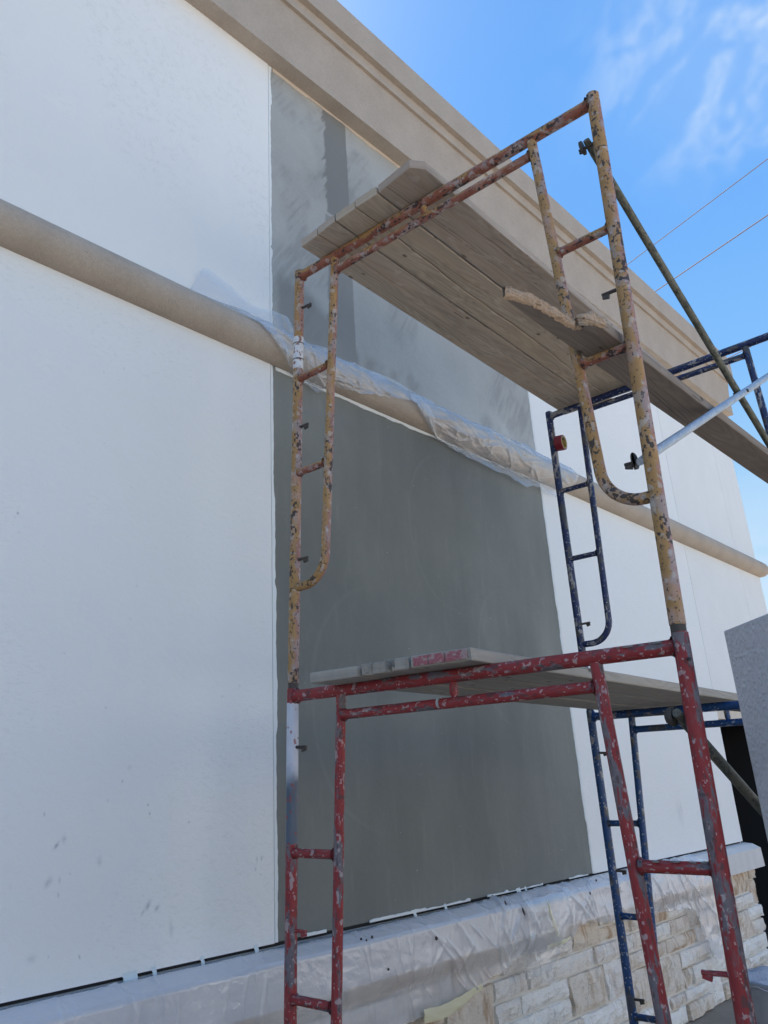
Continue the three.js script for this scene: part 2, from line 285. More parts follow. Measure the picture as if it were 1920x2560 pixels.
rim('stucco_edge', ragged(PR - PL - 0.03, 0.026, 311, 0.016, 0.025, 0.5), creamM, M4(V(-1, 0, 0), V(0, -1, 0), V(0, 0, 1), V(PR - 0.012, YT - 0.001, -0.0046)));
for (const [xa, xb, w, s] of [[1.02, 1.85, 0.009, 313], [2.02, 2.62, 0.008, 315], [0.60, 0.72, 0.008, 317], [2.95, 3.2, 0.006, 319]])    // strips of pale tape left along the bottom bead
  rim('tape_remnant', ragged(xb - xa, w, s, 0.007, 0.015, 0.8), rimM, M4(V(1, 0, 0), V(0, 1, 0), V(0, 0, 1), V(xa, YG + 0.001, -0.0005)));

// tan band: a half-round moulding that turns the corner
const sandM = std({ map: sandColor, bumpMap: sandBump, bumpScale: 0.0035, roughness: 0.95 });
function profileRun(pts, xa, xb) {                                   // (y, z) outline swept along the wall, mitred round the far corner
  const n = 60, p = [], uv = [], ix = [], nm = []; let L = 0; const acc = [0];
  for (let i = 1; i < pts.length; i++) { L += Math.hypot(pts[i][0] - pts[i - 1][0], pts[i][1] - pts[i - 1][1]); acc.push(L); }
  let base = 0;
  for (let i = 0; i < pts.length - 1; i++) {                          // each facet gets its own edge unless the run is smooth
    const [y0, z0] = pts[i], [y1, z1] = pts[i + 1], N0 = pts[i][2], N1 = pts[i + 1][2];
    const fl = Math.hypot(y1 - y0, z1 - z0), fn = [(y0 === y1 && z0 === z1) ? 0 : -(z1 - z0) / fl, (y1 - y0) / fl];
    const na = N0 || fn, nb = N1 || fn;
    for (const leg of [0, 1]) for (let k = 0; k <= n; k++) for (const e of [0, 1]) {
      const y = e ? y1 : y0, z = e ? z1 : z0, m = e ? nb : na, t = k / n;
      if (!leg) { const x = xa + (xb + z - xa) * t; p.push(x, y, z); nm.push(0, m[0], m[1]); uv.push(x, acc[i + e]); }
      else { const zz = z + (-11.9 - z) * t; p.push(xb + z, y, zz); nm.push(m[1], m[0], 0); uv.push(-zz + 3, acc[i + e]); }
      if (k < n && !e) { const a = base + k * 2, b = a + 1, c = a + 2, d = a + 3; ix.push(a, c, d, a, d, b); }
      if (k === n && e) base += (n + 1) * 2;
    }
  }
  const g = new THREE.BufferGeometry(); g.setAttribute('position', new THREE.Float32BufferAttribute(p, 3)); g.setAttribute('normal', new THREE.Float32BufferAttribute(nm, 3)); g.setAttribute('uv', new THREE.Float32BufferAttribute(uv, 2)); g.setIndex(ix); return g;
}
const half = []; for (let i = 0; i <= 24; i++) { const a = -Math.PI / 2 + Math.PI * i / 24; half.push([YB + RB + RB * Math.sin(a), RB * Math.cos(a) + (i === 0 || i === 24 ? -0.004 : 0), [Math.sin(a), Math.cos(a)]]); }
part('band_moulding', profileRun(half, -18, XE), sandM);

// cornice: soffit, cove, two beads and a tall fascia with a sloped cap
const cv = [[YT, -0.004], [YT, 0.1067]];
cv.push([6.02, 0.1067]); for (let i = 0; i <= 8; i++) { const t = i / 8; cv.push([6.02 + 0.255 * t, 0.1067 + 0.002 * t + 0.010 * t * t * t]); }
cv.push([6.283, 0.1215], [6.345, 0.1215], [6.345, 0.146], [6.4433, 0.146], [6.4433, 0.190], [6.70, 0.190], [6.7472, 0.150], [6.765, -0.3]);
part('cornice', profileRun(cv, -18, XE), sandM);
part('roof_slab', box(-18, XE - 0.02, 6.6, 6.62, -11.9, -0.021), darkWall);

// doorway: tan head trim in two steps over the dark opening
const trimM = std({ map: sandColor, color: new THREE.Color(1.5, 1.55, 1.6), bumpMap: sandBump, bumpScale: 0.002 });
part('door_head', mergeGeometries([box(XJ, 8.25, 2.055, 2.138, -0.12, -0.024), box(XJ, 8.25, 2.02, 2.045, -0.12, -0.04), box(XJ, 8.25, 2.045, 2.055, -0.12, -0.07)]), trimM);

// sill and stone base
const sillM = std({ map: tex(512, 512, (u, v) => { const n = fbm(u * 12, v * 12, 241, 5, 12, 12); return mix3([0.60, 0.56, 0.53], [0.70, 0.665, 0.635], n); }), bumpMap: sandBump, bumpScale: 0.0012, roughness: 0.9 });
{
  const prof = [[0.998, -0.019], [0.990, 0.055], [0.958, 0.118], [0.812, 0.124], [0.808, 0.02]], xs = [-18, -0.9, 1.9, 4.1, XJ + 0.075];
  for (let i = 0; i < xs.length - 1; i++) {
    const a = xs[i] + 0.0015, b = xs[i + 1] - 0.0015, sh = new THREE.Shape(prof.map(([y, z]) => new THREE.Vector2(-z, y)));
    const g = new THREE.ExtrudeGeometry(sh, { depth: b - a - 0.008, bevelEnabled: true, bevelThickness: 0.004, bevelSize: 0.003, bevelOffset: -0.003, bevelSegments: 2 });
    g.rotateY(Math.PI / 2); g.translate(a + 0.004, 0, 0);
    part('window_sill', boxUV(g), sillM);
  }
}
const veneer = part('stone_veneer', box(-18, XJ - 0.012, 0, 0.807, -0.0195, 0.026), std({ color: new THREE.Color(0.70, 0.665, 0.615), bumpMap: sandBump, bumpScale: 0.004, roughness: 0.95 }));
{
  const tones = [[0.77, 0.72, 0.655], [0.73, 0.66, 0.575], [0.80, 0.765, 0.71], [0.69, 0.595, 0.49], [0.76, 0.71, 0.65], [0.71, 0.63, 0.54]], rust = [[0.46, 0.29, 0.17], [0.40, 0.23, 0.15], [0.50, 0.36, 0.23]], share = [0.15, 0.4, 0.1, 0.85, 0.25, 0.55];
  const mats = tones.map((c, k) => std({
    map: tex(512, 512, (u, v) => {
      const n = fbm(u * 9, v * 5, 400 + k * 7, 5, 9, 5), st = fbm(u * 40, v * 9, 401 + k * 7, 4, 40, 9), f = fbm(u * 90, v * 70, 402 + k * 7, 3, 90, 70);
      let q = mix3(c, c.map((x) => x * 1.18), 0.6 * st + 0.5 * f - 0.1);
      q = mix3(q, rust[k % 3], share[k] * sm(0.42, 0.66, n) * sm(0.25, 0.60, st));
      return mix3(q, c.map((x) => x * 0.55), 0.6 * sm(0.58, 0.75, st) * sm(0.4, 0.6, f));
    }), bumpMap: stuccoBump, bumpScale: 0.012, roughness: 0.95,
  }));
  const ux = 0.088, uy = 0.1, X0 = -1.5, nx = Math.round((XJ - 0.02 - X0) / ux), ny = 8, y0 = 0.003, occ = Array.from({ length: ny }, () => new Array(nx).fill(0));
  const cut = [0, 0.11, 0.19, 0.315, 0.425, 0.525, 0.63, 0.715, 0.802];
  seed = 77;
  for (let r = ny - 1; r >= 0; r--) for (let c = 0; c < nx; c++) {
    if (occ[r][c]) continue;
    const tall = r > 0 && rnd() < 0.34, h = tall ? 2 : 1; let w = Math.round(tall ? rr(3, 6) : rr(2, 6)), k = 0;
    while (k < w && c + k < nx && !occ[r][c + k] && (!tall || !occ[r - 1][c + k])) k++;
    w = k; let rem = 0; while (rem < 2 && c + w + rem < nx && !occ[r][c + w + rem]) rem++;
    if (rem < 2) { let ok = true; for (let q = 0; q < rem; q++) if (tall && occ[r - 1][c + w + q]) ok = false; if (ok) w += rem; }
    for (let a = 0; a < h; a++) for (let b = 0; b < w; b++) occ[r - a][c + b] = 1;
    const last = c + w >= nx, J = 0.006, xa = X0 + c * ux + J + rr(-0.003, 0.003), xb = (last ? XJ - 0.012 + rr(-0.03, 0.012) : X0 + (c + w) * ux - J), ya = y0 + cut[r - h + 1] + J, yb = y0 + cut[r + 1] - J - (r === ny - 1 ? 0.004 : 0);
    const W = xb - xa, H = yb - ya, nu = Math.max(4, Math.min(9, Math.round(W / 0.04))), nv = Math.max(3, Math.min(6, Math.round(H / 0.035))), lift = rr(0.046, 0.062), s = Math.floor(rnd() * 9000);
    const g = grid(nu + 2, nv + 2, (u, v) => {
      const i = Math.round(u * (nu + 2)), j = Math.round(v * (nv + 2)), edge = i === 0 || j === 0 || i === nu + 2 || j === nv + 2;
      const fx = Math.min(1, Math.max(0, (i - 1) / nu)), fy = Math.min(1, Math.max(0, (j - 1) / nv));
      const rim0 = i <= 1 || j <= 1 || i >= nu + 1 || j >= nv + 1, wob = rim0 && !edge ? 0.004 : 0;
      const x = xa + fx * W + (edge ? 0 : (hash(i, j, s) - 0.5) * 0.008) + (i <= 1 ? wob : i >= nu + 1 ? -wob : 0), y = ya + fy * H + (edge ? 0 : (hash(i, j, s + 1) - 0.5) * 0.006) + (j <= 1 ? wob : j >= nv + 1 ? -wob : 0);
      return V(x, y, edge ? 0.02 : lift - (rim0 ? 0.010 : 0) + (fbm(x * 16, y * 10, s, 3) - 0.5) * 0.044 + (hash(i, j, s + 2) - 0.5) * 0.009);
    }, (u, v, q) => [q.x * 1.3 + s * 0.013, q.y * 1.3 + s * 0.007]);
    const o = part('stone', g.toNonIndexed(), mats[Math.floor(rnd() * mats.length)], veneer); o.geometry.computeVertexNormals();
  }
}

// ================================================================ paints for the tubes (u around, v along, two metres long)
function paint(fn, o = {}) { return std({ map: tex(192, 1536, (u, v) => fn(u, v)[0]), bumpMap: tex(192, 1536, (u, v) => fn(u, v)[1], { srgb: false }), bumpScale: 0.0008, roughness: 0.66, ...o }); }
const N = (u, v, fu, fv, s, o = 4) => fbm(u * fu, v * fv, s, o, fu, fv);
function orange(u, v, side, red, chips, s) {
  const a = Math.min(u, 1 - u) * 2, n1 = N(u, v, 4, 24, s, 4), n2 = N(u, v, 5, 60, s + 1, 4), n3 = N(u, v, 12, 150, s + 2, 4), n4 = N(u, v, 18, 260, s + 3, 3), sl = N(u, v, 2, 12, s + 5, 3);
  let c = mix3([0.34, 0.185, 0.060], [0.43, 0.255, 0.105], n2), h = 0.75;
  const t = sm(side - 0.10, side + 0.12, a + (n1 - 0.5) * 0.8 + (n2 - 0.5) * 0.45); c = mix3(c, mix3(red, red.map((q) => q * 1.35), n2), t);
  const pk = sm(0.45, 0.62, sl) * sm(0.30, 0.60, n2); c = mix3(c, [0.44, 0.27, 0.195], pk * 0.85 * (1 - 0.5 * t));
  const wear = sm(0.50, 0.66, n1 * 0.5 + n2 * 0.5); c = mix3(c, [0.335, 0.305, 0.295], wear * 0.6); h -= 0.15 * wear;
  const zone = sm(0.42, 0.62, N(u, v, 2, 16, s + 9, 3)), ch = sm(chips, chips + 0.02, n3 * 0.74 + n1 * 0.14 + zone * 0.16); c = mix3(c, [0.030, 0.026, 0.028], ch * 0.92); h -= 0.5 * ch;
  if (n4 > 0.71) { c = mix3(c, [0.045, 0.038, 0.038], 0.75); h -= 0.35; }
  const pl = sm(0.66, 0.74, N(u, v, 6, 80, s + 8, 3)); c = mix3(c, [0.50, 0.46, 0.435], pl * 0.5); h += 0.2 * pl;
  return [c, h];
}
const orangeLeg = paint((u, v) => orange(u, v, 0.40, [0.285, 0.140, 0.110], 0.645, 501));
const orangeBar = paint((u, v) => orange(u, v, 0.40, [0.24, 0.080, 0.050], 0.655, 521));
function redP(u, v, g, s) {
  const n1 = N(u, v, 5, 18, s, 5), n2 = N(u, v, 10, 60, s + 1, 4), n3 = N(u, v, 16, 180, s + 2, 3), n4 = N(u, v, 7, 70, s + 4, 3), n5 = N(u, v, 22, 70, s + 9, 4);
  let c = mix3([0.245, 0.020, 0.024], [0.33, 0.038, 0.036], n2), h = 0.7;
  const wr = sm(g, g + 0.075, n1 * 0.62 + n2 * 0.24 + n5 * 0.20); c = mix3(c, mix3([0.105, 0.105, 0.12], [0.185, 0.18, 0.19], n3), wr * 0.92); h -= 0.3 * wr;
  const sc = sm(0.58, 0.70, n5) * 0.35; c = mix3(c, [0.20, 0.12, 0.12], sc);
  if (n3 > 0.745) { c = mix3(c, [0.50, 0.42, 0.40], 0.6); h += 0.25; }
  const pl = sm(0.70, 0.76, n4); c = mix3(c, [0.46, 0.37, 0.36], pl * 0.7); h += 0.2 * pl;
  const dk = sm(0.66, 0.74, N(u, v, 10, 90, s + 7, 3)); c = mix3(c, [0.07, 0.045, 0.045], dk * 0.7);
  return [c, h];
}
const redLeg = paint((u, v) => redP(u, v, 0.545, 541)), redBar = paint((u, v) => redP(u, v, 0.585, 561));
function blueP(u, v, base, hi, speck, s) {
  const n1 = N(u, v, 4, 22, s, 4), n2 = N(u, v, 9, 90, s + 1, 4), n3 = N(u, v, 15, 200, s + 2, 3);
  let c = mix3(base, hi, n2), h = 0.6;
  const w = sm(0.54, 0.66, n1) * sm(speck, speck + 0.06, n2); c = mix3(c, [0.34, 0.315, 0.285], w * 0.8); h += 0.2 * w;
  if (n3 > 0.735) { c = mix3(c, [0.45, 0.43, 0.40], 0.75); h += 0.3; }
  const dk = sm(0.60, 0.68, N(u, v, 5, 36, s + 5, 3)); c = mix3(c, [0.075, 0.07, 0.062], dk * 0.75);
  return [c, h];
}
const navy = paint((u, v) => blueP(u, v, [0.008, 0.016, 0.060], [0.016, 0.030, 0.115], 0.45, 581), { roughness: 0.45 });
const blue = paint((u, v) => blueP(u, v, [0.006, 0.040, 0.130], [0.012, 0.068, 0.215], 0.47, 601), { roughness: 0.45 });
const steel = std({ color: new THREE.Color(0.085, 0.072, 0.062), roughness: 0.6, metalness: 0.5, bumpMap: sandBump, bumpScale: 0.001 });
const redPin = redBar;
const olive = paint((u, v) => { const n = N(u, v, 5, 30, 621, 4), m = N(u, v, 10, 120, 623, 4); return [mix3(mix3([0.085, 0.085, 0.062], [0.19, 0.18, 0.135], n), [0.04, 0.04, 0.034], sm(0.55, 0.65, m) * 0.7), 0.5 + 0.3 * m]; });
const galv = paint((u, v) => { const n = N(u, v, 5, 40, 631, 4), m = N(u, v, 14, 160, 633, 3); return [mix3(mix3([0.30, 0.33, 0.37], [0.46, 0.49, 0.53], n), [0.56, 0.58, 0.60], sm(0.6, 0.7, m) * 0.6), 0.5]; }, { metalness: 0.25, roughness: 0.5 });
const whitePaint = paint((u, v) => { const n = N(u, v, 5, 60, 641, 4), m = N(u, v, 9, 110, 643, 4); return [mix3(mix3([0.56, 0.57, 0.60], [0.70, 0.70, 0.72], n), [0.26, 0.13, 0.10], sm(0.62, 0.68, m)), 0.5 + 0.4 * n]; }, { roughness: 0.5 });
const fadeBand = paint((u, v) => {                                   // slate blue low down fading to lilac white above, v measured from the foot
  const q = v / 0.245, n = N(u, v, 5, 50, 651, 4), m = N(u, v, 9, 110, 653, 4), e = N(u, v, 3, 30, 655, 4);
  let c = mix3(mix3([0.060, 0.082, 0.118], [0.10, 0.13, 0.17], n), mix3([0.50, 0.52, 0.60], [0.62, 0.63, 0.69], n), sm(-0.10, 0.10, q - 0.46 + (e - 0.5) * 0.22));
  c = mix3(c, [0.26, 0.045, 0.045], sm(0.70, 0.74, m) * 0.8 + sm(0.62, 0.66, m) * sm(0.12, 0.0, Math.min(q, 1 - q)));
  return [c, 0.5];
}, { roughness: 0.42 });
const plasterM = std({ color: new THREE.Color(0.58, 0.56, 0.54), bumpMap: stuccoBump, bumpScale: 0.01, roughness: 0.95 });

// ================================================================ scaffold frames
const RL = 0.0222, RI = 0.0182, RH = 0.0172, RG = 0.0155;             // leg, inner leg, header, rung radii
const FAC = V(-0.92, 0, -0.18), INW = V(-0.7, 0, 0.5);
const lin = (a, b, t) => a + (b - a) * t;
// one frame: everything given as functions of height y -> (x, z)
function frame(name, label, f) {
  const t = thing(name, label, 'scaffold frame', [f.R(f.y0).x, f.y0, (f.R(f.y0).z + f.L(f.y0).z) / 2]), o = t.position.clone();
  const put = (n, g, m, p = t) => { g.translate(-o.x, -o.y, -o.z); return mesh(n, g, m, p); };
  let k = 0; const v0 = () => (k += 0.37) % 1;
  const at = (leg, y) => { const q = f[leg](y); return V(q.x, y, q.z); };
  const legs = {};
  for (const s of ['L', 'R']) {
    const pts = []; for (let i = 0; i <= 14; i++) pts.push(at(s, lin(f.y0, f.y1, i / 14)));
    const tip = pts[pts.length - 1].clone().add(V(0, 0.006, 0));
    legs[s] = put('leg', mergeGeometries([tubeAlong(pts, RL, FAC, 24, v0()), tubeAlong([pts[14].clone(), tip], (q) => RL - q * 0.006, FAC, 24, 0)]), f.legM);
  }
  const bar = (n, a, b, r, R, m = f.barM, ends) => put(n, rod(a, b, r, UP, v0(), R, ends), m);
  bar('top_rail', at('L', f.yT[0]), at('R', f.yT[1]), RL * 0.98, RL);
  const iL = at('iL', f.yH), iR = at('iR', f.yH);
  bar('header_rail', iL, iR, RH, RI);
  for (const s of ['iL', 'iR']) {
    const leg = s === 'iL' ? 'L' : 'R', yt = lin(f.yT[0], f.yT[1], s === 'iL' ? 0.15 : 0.83), pts = [];
    const top = at(s, yt - RL * 0.7); pts.push(top);
    if (f.curve) {
      const yc = f.curve, rad = 0.125, q0 = at(s, yc + rad), out = at(leg, yc), dir = Math.sign(out.z - q0.z);
      for (let i = 1; i <= 10; i++) pts.push(at(s, lin(yt, yc + rad, i / 10)));
      for (let i = 1; i <= 12; i++) { const a = i / 12 * Math.PI / 2; pts.push(V(lin(q0.x, out.x, i / 18), yc + rad * (1 - Math.sin(a)), q0.z + dir * rad * (1 - Math.cos(a)))); }
      pts.push(out.clone().add(V(0, 0, -dir * RL * 0.6)));
    } else for (let i = 1; i <= 12; i++) pts.push(at(s, lin(yt, f.y0 + 0.06, i / 12)));
    const g = [tubeAlong(pts, RI, FAC, 22, v0())];
    if (!f.curve) g.push(rod(at(leg, f.y0 + 0.08), at(s, f.y0 + 0.08), RI * 0.95, UP, 0.2, RL));
    put('inner_leg', mergeGeometries(g), f.legM);
    for (const y of f.rungs) bar('rung', at(leg, y), at(s, y), RG, RL * 0.95);
  }
  const yt = (f.yT[0] + f.yT[1]) / 2, a = lin(iL.z, iR.z, 0.5);
  bar('strut', V((iL.x + iR.x) / 2, yt, a), V((iL.x + iR.x) / 2, f.yH, a), RG * 0.95, 0);
  for (const [s, y, len, m, hook] of f.pins) {                         // brace lock pins point inwards from the legs
    const p = at(s, y), d = s === 'L' ? 1 : -1, g = [rod(p.clone().add(V(0, 0, d * RL * 0.7)), p.clone().add(V(0, (hash(y * 100, 3, 4) - 0.5) * 0.006, d * (RL + len))), 0.0062, UP, 0)];
    const c = box(-0.004, 0.004, -0.013, 0.002, -0.011, 0.011); c.rotateX(d * -0.25); c.translate(p.x, p.y - 0.004, p.z + d * (RL + len - 0.013)); g.push(c.toNonIndexed ? c : c);
    put('lock_pin', mergeGeometries(g.map((q) => (q.index ? q.toNonIndexed() : q)).map((q) => { for (const n of Object.keys(q.attributes)) if (!['position', 'normal', 'uv'].includes(n)) q.deleteAttribute(n); return q; })), m || steel);
  }
  return { t, put, at, legs, o };
}
// front pair (near the camera), leaning slightly as measured
const X0 = (y) => 0.0184 * (y - 1.9);
const up = frame('orange_scaffold_frame', 'orange and yellow chipped scaffold frame stacked on the red one', {
  y0: 1.99, y1: 3.862, legM: orangeLeg, barM: orangeBar, curve: 2.362, yT: [3.8365, 3.829], yH: 3.757, rungs: [3.298, 2.853],
  L: (y) => ({ x: 0.001 + X0(y), z: 0.5425 + 0.0285 * (y - 1.95) }), R: (y) => ({ x: -0.0425 + X0(y), z: 2.0735 + 0.021 * (y - 1.95) }),
  iL: (y) => ({ x: -0.006 + X0(y), z: lin(0.7365, 0.8305, (y - 2.49) / 1.35) }), iR: (y) => ({ x: -0.036 + X0(y), z: lin(1.9165, 1.8560, (y - 2.59) / 1.25) }),
  pins: [['R', 3.659, 0.055], ['R', 3.063, 0.050], ['R', 2.477, 0.058], ['L', 3.659, 0.055], ['L', 3.063, 0.044], ['L', 2.475, 0.050]],
});
const dn = frame('red_scaffold_frame', 'red scaffold frame with grey chips standing nearest the camera', {
  y0: 0.0, y1: 1.968, legM: redLeg, barM: redBar, curve: 0, yT: [1.9405, 1.9325], yH: 1.853, rungs: [1.396, 0.948, 0.50],
  L: (y) => ({ x: 0.001 + X0(y), z: 0.5415 + 0.017 * (y - 1.95) }), R: (y) => ({ x: -0.0425 + X0(y), z: 2.0755 + 0.012 * (y - 1.95) }),
  iL: (y) => ({ x: -0.0065 + X0(y), z: lin(0.7455, 0.7995, (y - 0.948) / 0.975) }), iR: (y) => ({ x: -0.0355 + X0(y), z: lin(1.8465, 1.8195, (y - 1.40) / 0.527) }),
  pins: [['R', 1.756, 0.052, steel], ['R', 1.173, 0.062, redPin], ['L', 1.755, 0.050, steel], ['L', 1.152, 0.052, redPin]],
});
// plaster and coloured bands on single legs
{
  const sleeve = (f, leg, ya, yb, m, r, name) => { const pts = []; for (let i = 0; i <= 6; i++) pts.push(f.at(leg, lin(ya, yb, i / 6))); return f.put(name, tubeAlong(pts, r, FAC, 24, m === fadeBand ? 0 : ya), m, f.t); };
  sleeve(up, 'L', 3.35, 3.51, whitePaint, RL + 0.0007, 'leg_band'); sleeve(dn, 'L', 1.425, 1.915, fadeBand, RL + 0.0006, 'leg_band');
  for (const y of [3.395, 3.475]) up.put('wire_tie', tubeAlong([up.at('L', y), up.at('L', y + 0.004)], RL + 0.0022, FAC, 24, 0), steel, up.t);
  for (const [f, leg] of [[up, 'L'], [up, 'R']]) sleeve(f, leg, 1.955, 1.995, steel, RL * 0.93, 'coupling_pin');
  const holes = dn.at('R', 1.895); for (const s of [-1, 1]) { const p = holes.clone().add(V(s * 0.018, 0, -s * 0.017)); dn.put('locking_bolt', rod(p, p.clone().add(V(s * 0.008, 0, -s * 0.007)), 0.005, UP, 0), steel, dn.t); }
  dn.put('tape_ring', tubeAlong([V(-0.0225, 1.8555, 1.246), V(-0.0227, 1.8555, 1.2545)], RH + 0.0009, UP, 22, 0), plasterM, dn.t);
  // blobs of dried plaster on the rungs and rails
  seed = 91; const blobs = [];
  for (const [f, y, s0, s1] of [[dn, 1.396, 1.865, 2.05], [dn, 1.9285, 1.80, 2.04], [dn, 1.391, 0.56, 0.75]]) for (let i = 0; i < 8; i++) {
    const z = rr(s0, s1), g = new THREE.IcosahedronGeometry(rr(0.003, 0.010), 1); g.scale(1, 0.45, 1.5); g.translate((z > 1 ? -0.05 : 0) + X0(y) + rr(-0.008, 0.006), y + (y > 1.5 ? RL : RG) * 0.90, z); blobs.push(g);
  }
  dn.put('plaster_splash', mergeGeometries(blobs), plasterM, dn.t).userData.kind = 'stuff';
}
// rear pair
const X1 = (y, z) => 2.3157 + 0.0094 * (y - 1.9) - 0.028 * (z - 0.615);
const back = (z) => (y) => { const q = typeof z === 'function' ? z(y) : z; return { x: X1(y, q), z: q }; };
const bu = frame('navy_scaffold_frame', 'dark navy scaffold frame splashed with plaster at the far end, upper storey', {
  y0: 1.96, y1: 3.828, legM: navy, barM: navy, curve: 2.325, yT: [3.800, 3.826], yH: 3.757, rungs: [3.279, 2.841],
  L: back(0.6205), R: back(2.141), iL: back((y) => lin(0.815, 0.845, (y - 2.42) / 1.35)), iR: back((y) => lin(1.915, 1.874, (y - 2.42) / 1.4)),
  pins: [['R', 3.655, 0.055], ['R', 3.06, 0.05], ['R', 2.445, 0.055], ['L', 3.63, 0.055], ['L', 2.443, 0.052]],
});
const bd = frame('blue_scaffold_frame', 'brighter blue scaffold frame at the far end, lower storey by the stone', {
  y0: 0.0, y1: 1.955, legM: blue, barM: blue, curve: 0, yT: [1.9205, 1.916], yH: 1.836, rungs: [1.3675, 0.925, 0.48],
  L: back(0.618), R: back(2.141), iL: back((y) => lin(0.797, 0.861, (y - 0.93) / 0.97)), iR: back((y) => lin(1.95, 1.89, (y - 0.93) / 0.97)),
  pins: [['L', 1.727, 0.044], ['L', 1.137, 0.055], ['L', 0.554, 0.05], ['R', 1.75, 0.05], ['R', 1.14, 0.05]],
});

// ================================================================ cross braces on the open side
function braceTube(parent, a, b, m, r = 0.0142) {
  const d = b.clone().sub(a).normalize(), g = [rod(a.clone().addScaledVector(d, 0.045), b.clone().addScaledVector(d, -0.045), r, UP, 0.1)];
  for (const [p, s] of [[a, 1], [b, -1]]) { const f = tubeAlong([0, 0.3, 0.7, 1].map((q) => p.clone().addScaledVector(d, s * (-0.018 + q * 0.066))), (q) => (s > 0 ? 0.8 + q * 0.2 : 0.8 + q * 0.2) * r, UP, 16, 0); g.push(f); }
  return mesh('brace_tube', mergeGeometries(g), m, parent);
}
{
  const t = thing('cross_brace', 'crossed olive and galvanised brace tubes pinned between the upper frames', 'brace');
  braceTube(t, V(-0.008, 3.668, 2.068), V(2.285, 2.475, 2.072), olive); braceTube(t, V(-0.03, 2.477, 2.056), V(2.285, 3.655, 2.130), galv);
  const rv = rod(V(1.13, 3.07, 2.052), V(1.13, 3.07, 2.112), 0.007, UP, 0); mesh('rivet', rv, steel, t);
  for (const [x, y, z] of [[-0.010, 3.659, 2.055], [-0.032, 2.477, 2.044]]) { const g = rod(V(x, y, z), V(x, y, z + 0.006), 0.026, UP, 0); g.translate(0, 0.004, -0.012); mesh('lock_plate', g, steel, t); }
  const u = thing('brace', 'dull olive brace tube sloping down from the red frame behind the grey pillar', 'brace');
  braceTube(u, V(-0.045, 1.756, 2.036), V(2.28, 0.575, 2.050), olive, 0.0150);
  const g = rod(V(-0.045, 1.756, 2.014), V(-0.045, 1.756, 2.020), 0.024, UP, 0); mesh('lock_plate', g, steel, u);
}

// ================================================================ planks
function woodTex(s, dark, light, warm) {
  return tex(1536, 256, (u, v) => {
    const x = u * 2.8, y = v * 0.25, w = fbm(x * 1.1, y * 6, s, 4), gr = fbm(x * 2.2, y * 260 + w * 14, s + 1, 4), rg = Math.pow(0.5 + 0.5 * Math.sin((y * (26 + 18 * fbm(y * 14, 3, s + 21, 2)) + w * 13 + 3.2 * fbm(x * 0.9, y * 9, s + 23, 3) + Math.pow(Math.abs(y - 0.12) * 9, 2) * Math.sin(x * 1.7 + s)) * 6.283), 0.6), st = fbm(x * 1.4, y * 16, s + 3, 4);
    let c = mix3(dark, light, 0.34 * gr + 0.26 * rg + 0.48 * fbm(x * 3, y * 14, s + 5, 4));
    c = mix3(c, warm, 0.35 * sm(0.45, 0.7, st));
    c = mix3(c, dark.map((q) => q * 0.45), 0.5 * sm(0.70, 0.82, fbm(x * 0.7, y * 150 + w * 10, s + 7, 3)));
    const k = fbm(x * 9, y * 30, s + 9, 3); if (k > 0.84) c = mix3(c, [0.07, 0.055, 0.045], 0.7 * sm(0.84, 0.87, k));
    for (let i = 0; i < 4; i++) { const kx = hash(i, 1, s) * 2.7, ky = hash(i, 2, s) * 0.25, q = Math.hypot((x - kx) * 0.55, y - ky); if (q < 0.02) c = mix3(c, [0.06, 0.045, 0.035], 0.8 * sm(0.012, 0.004, q)); }
    const pl = sm(0.70, 0.76, fbm(x * 12, y * 40, s + 13, 3)); return mix3(c, [0.42, 0.40, 0.37], 0.35 * pl);
  });
}
const woods = [[1.34, 1.25, 1.16], [1.38, 1.29, 1.14], [1.20, 1.10, 1.03]].map((tint, i) => { const m = woodTex(700 + i * 40, [0.185, 0.158, 0.135], [0.40, 0.355, 0.31], [0.36, 0.29, 0.225]); return std({ map: m, color: new THREE.Color(...tint), bumpMap: m, bumpScale: 0.003, roughness: 0.92 }); });
const paleWood = (() => { const m = woodTex(830, [0.23, 0.205, 0.175], [0.44, 0.40, 0.35], [0.36, 0.30, 0.235]); return std({ map: m, bumpMap: m, bumpScale: 0.003, roughness: 0.92 }); })();
const newWood = (() => { const m = woodTex(870, [0.27, 0.175, 0.11], [0.52, 0.385, 0.27], [0.42, 0.27, 0.165]); return std({ map: m, bumpMap: m, bumpScale: 0.004, roughness: 0.9 }); })();
// outline in plan (x, z), bottom at y(x), thickness th
function plankGeo(out, yf, th, s, bev = 0.005) {
  const sh = new THREE.Shape(out.map(([x, z]) => new THREE.Vector2(x, -z)));
  const g = new THREE.ExtrudeGeometry(sh, { depth: th - 2 * bev, bevelEnabled: true, bevelThickness: bev, bevelSize: bev * 0.8, bevelOffset: -bev * 0.8, bevelSegments: 2, steps: 1 });
  g.rotateX(-Math.PI / 2); g.translate(0, bev, 0);
  const p = g.attributes.position, nrm = g.attributes.normal, uv = g.attributes.uv;
  for (let i = 0; i < p.count; i++) {
    const x = p.getX(i), y = p.getY(i), z = p.getZ(i);
    uv.setXY(i, (x + 0.6) / 2.8 + s * 0.13, Math.abs(nrm.getY(i)) > 0.5 ? (z * 4 + s * 0.31) : (y * 4 + s * 0.7));
    p.setXYZ(i, x, y + yf(x), z);
  }
  g.computeVertexNormals(); return g;
}
function edge(za, zb, xa, xb, n, amp, s) { const o = []; for (let i = 0; i <= n; i++) { const t = i / n; o.push([lin(xa, xb, t), lin(za, zb, t) + (i && i < n ? (fbm(i * 0.6, 0, s, 2) - 0.5) * amp : 0)]); } return o; }
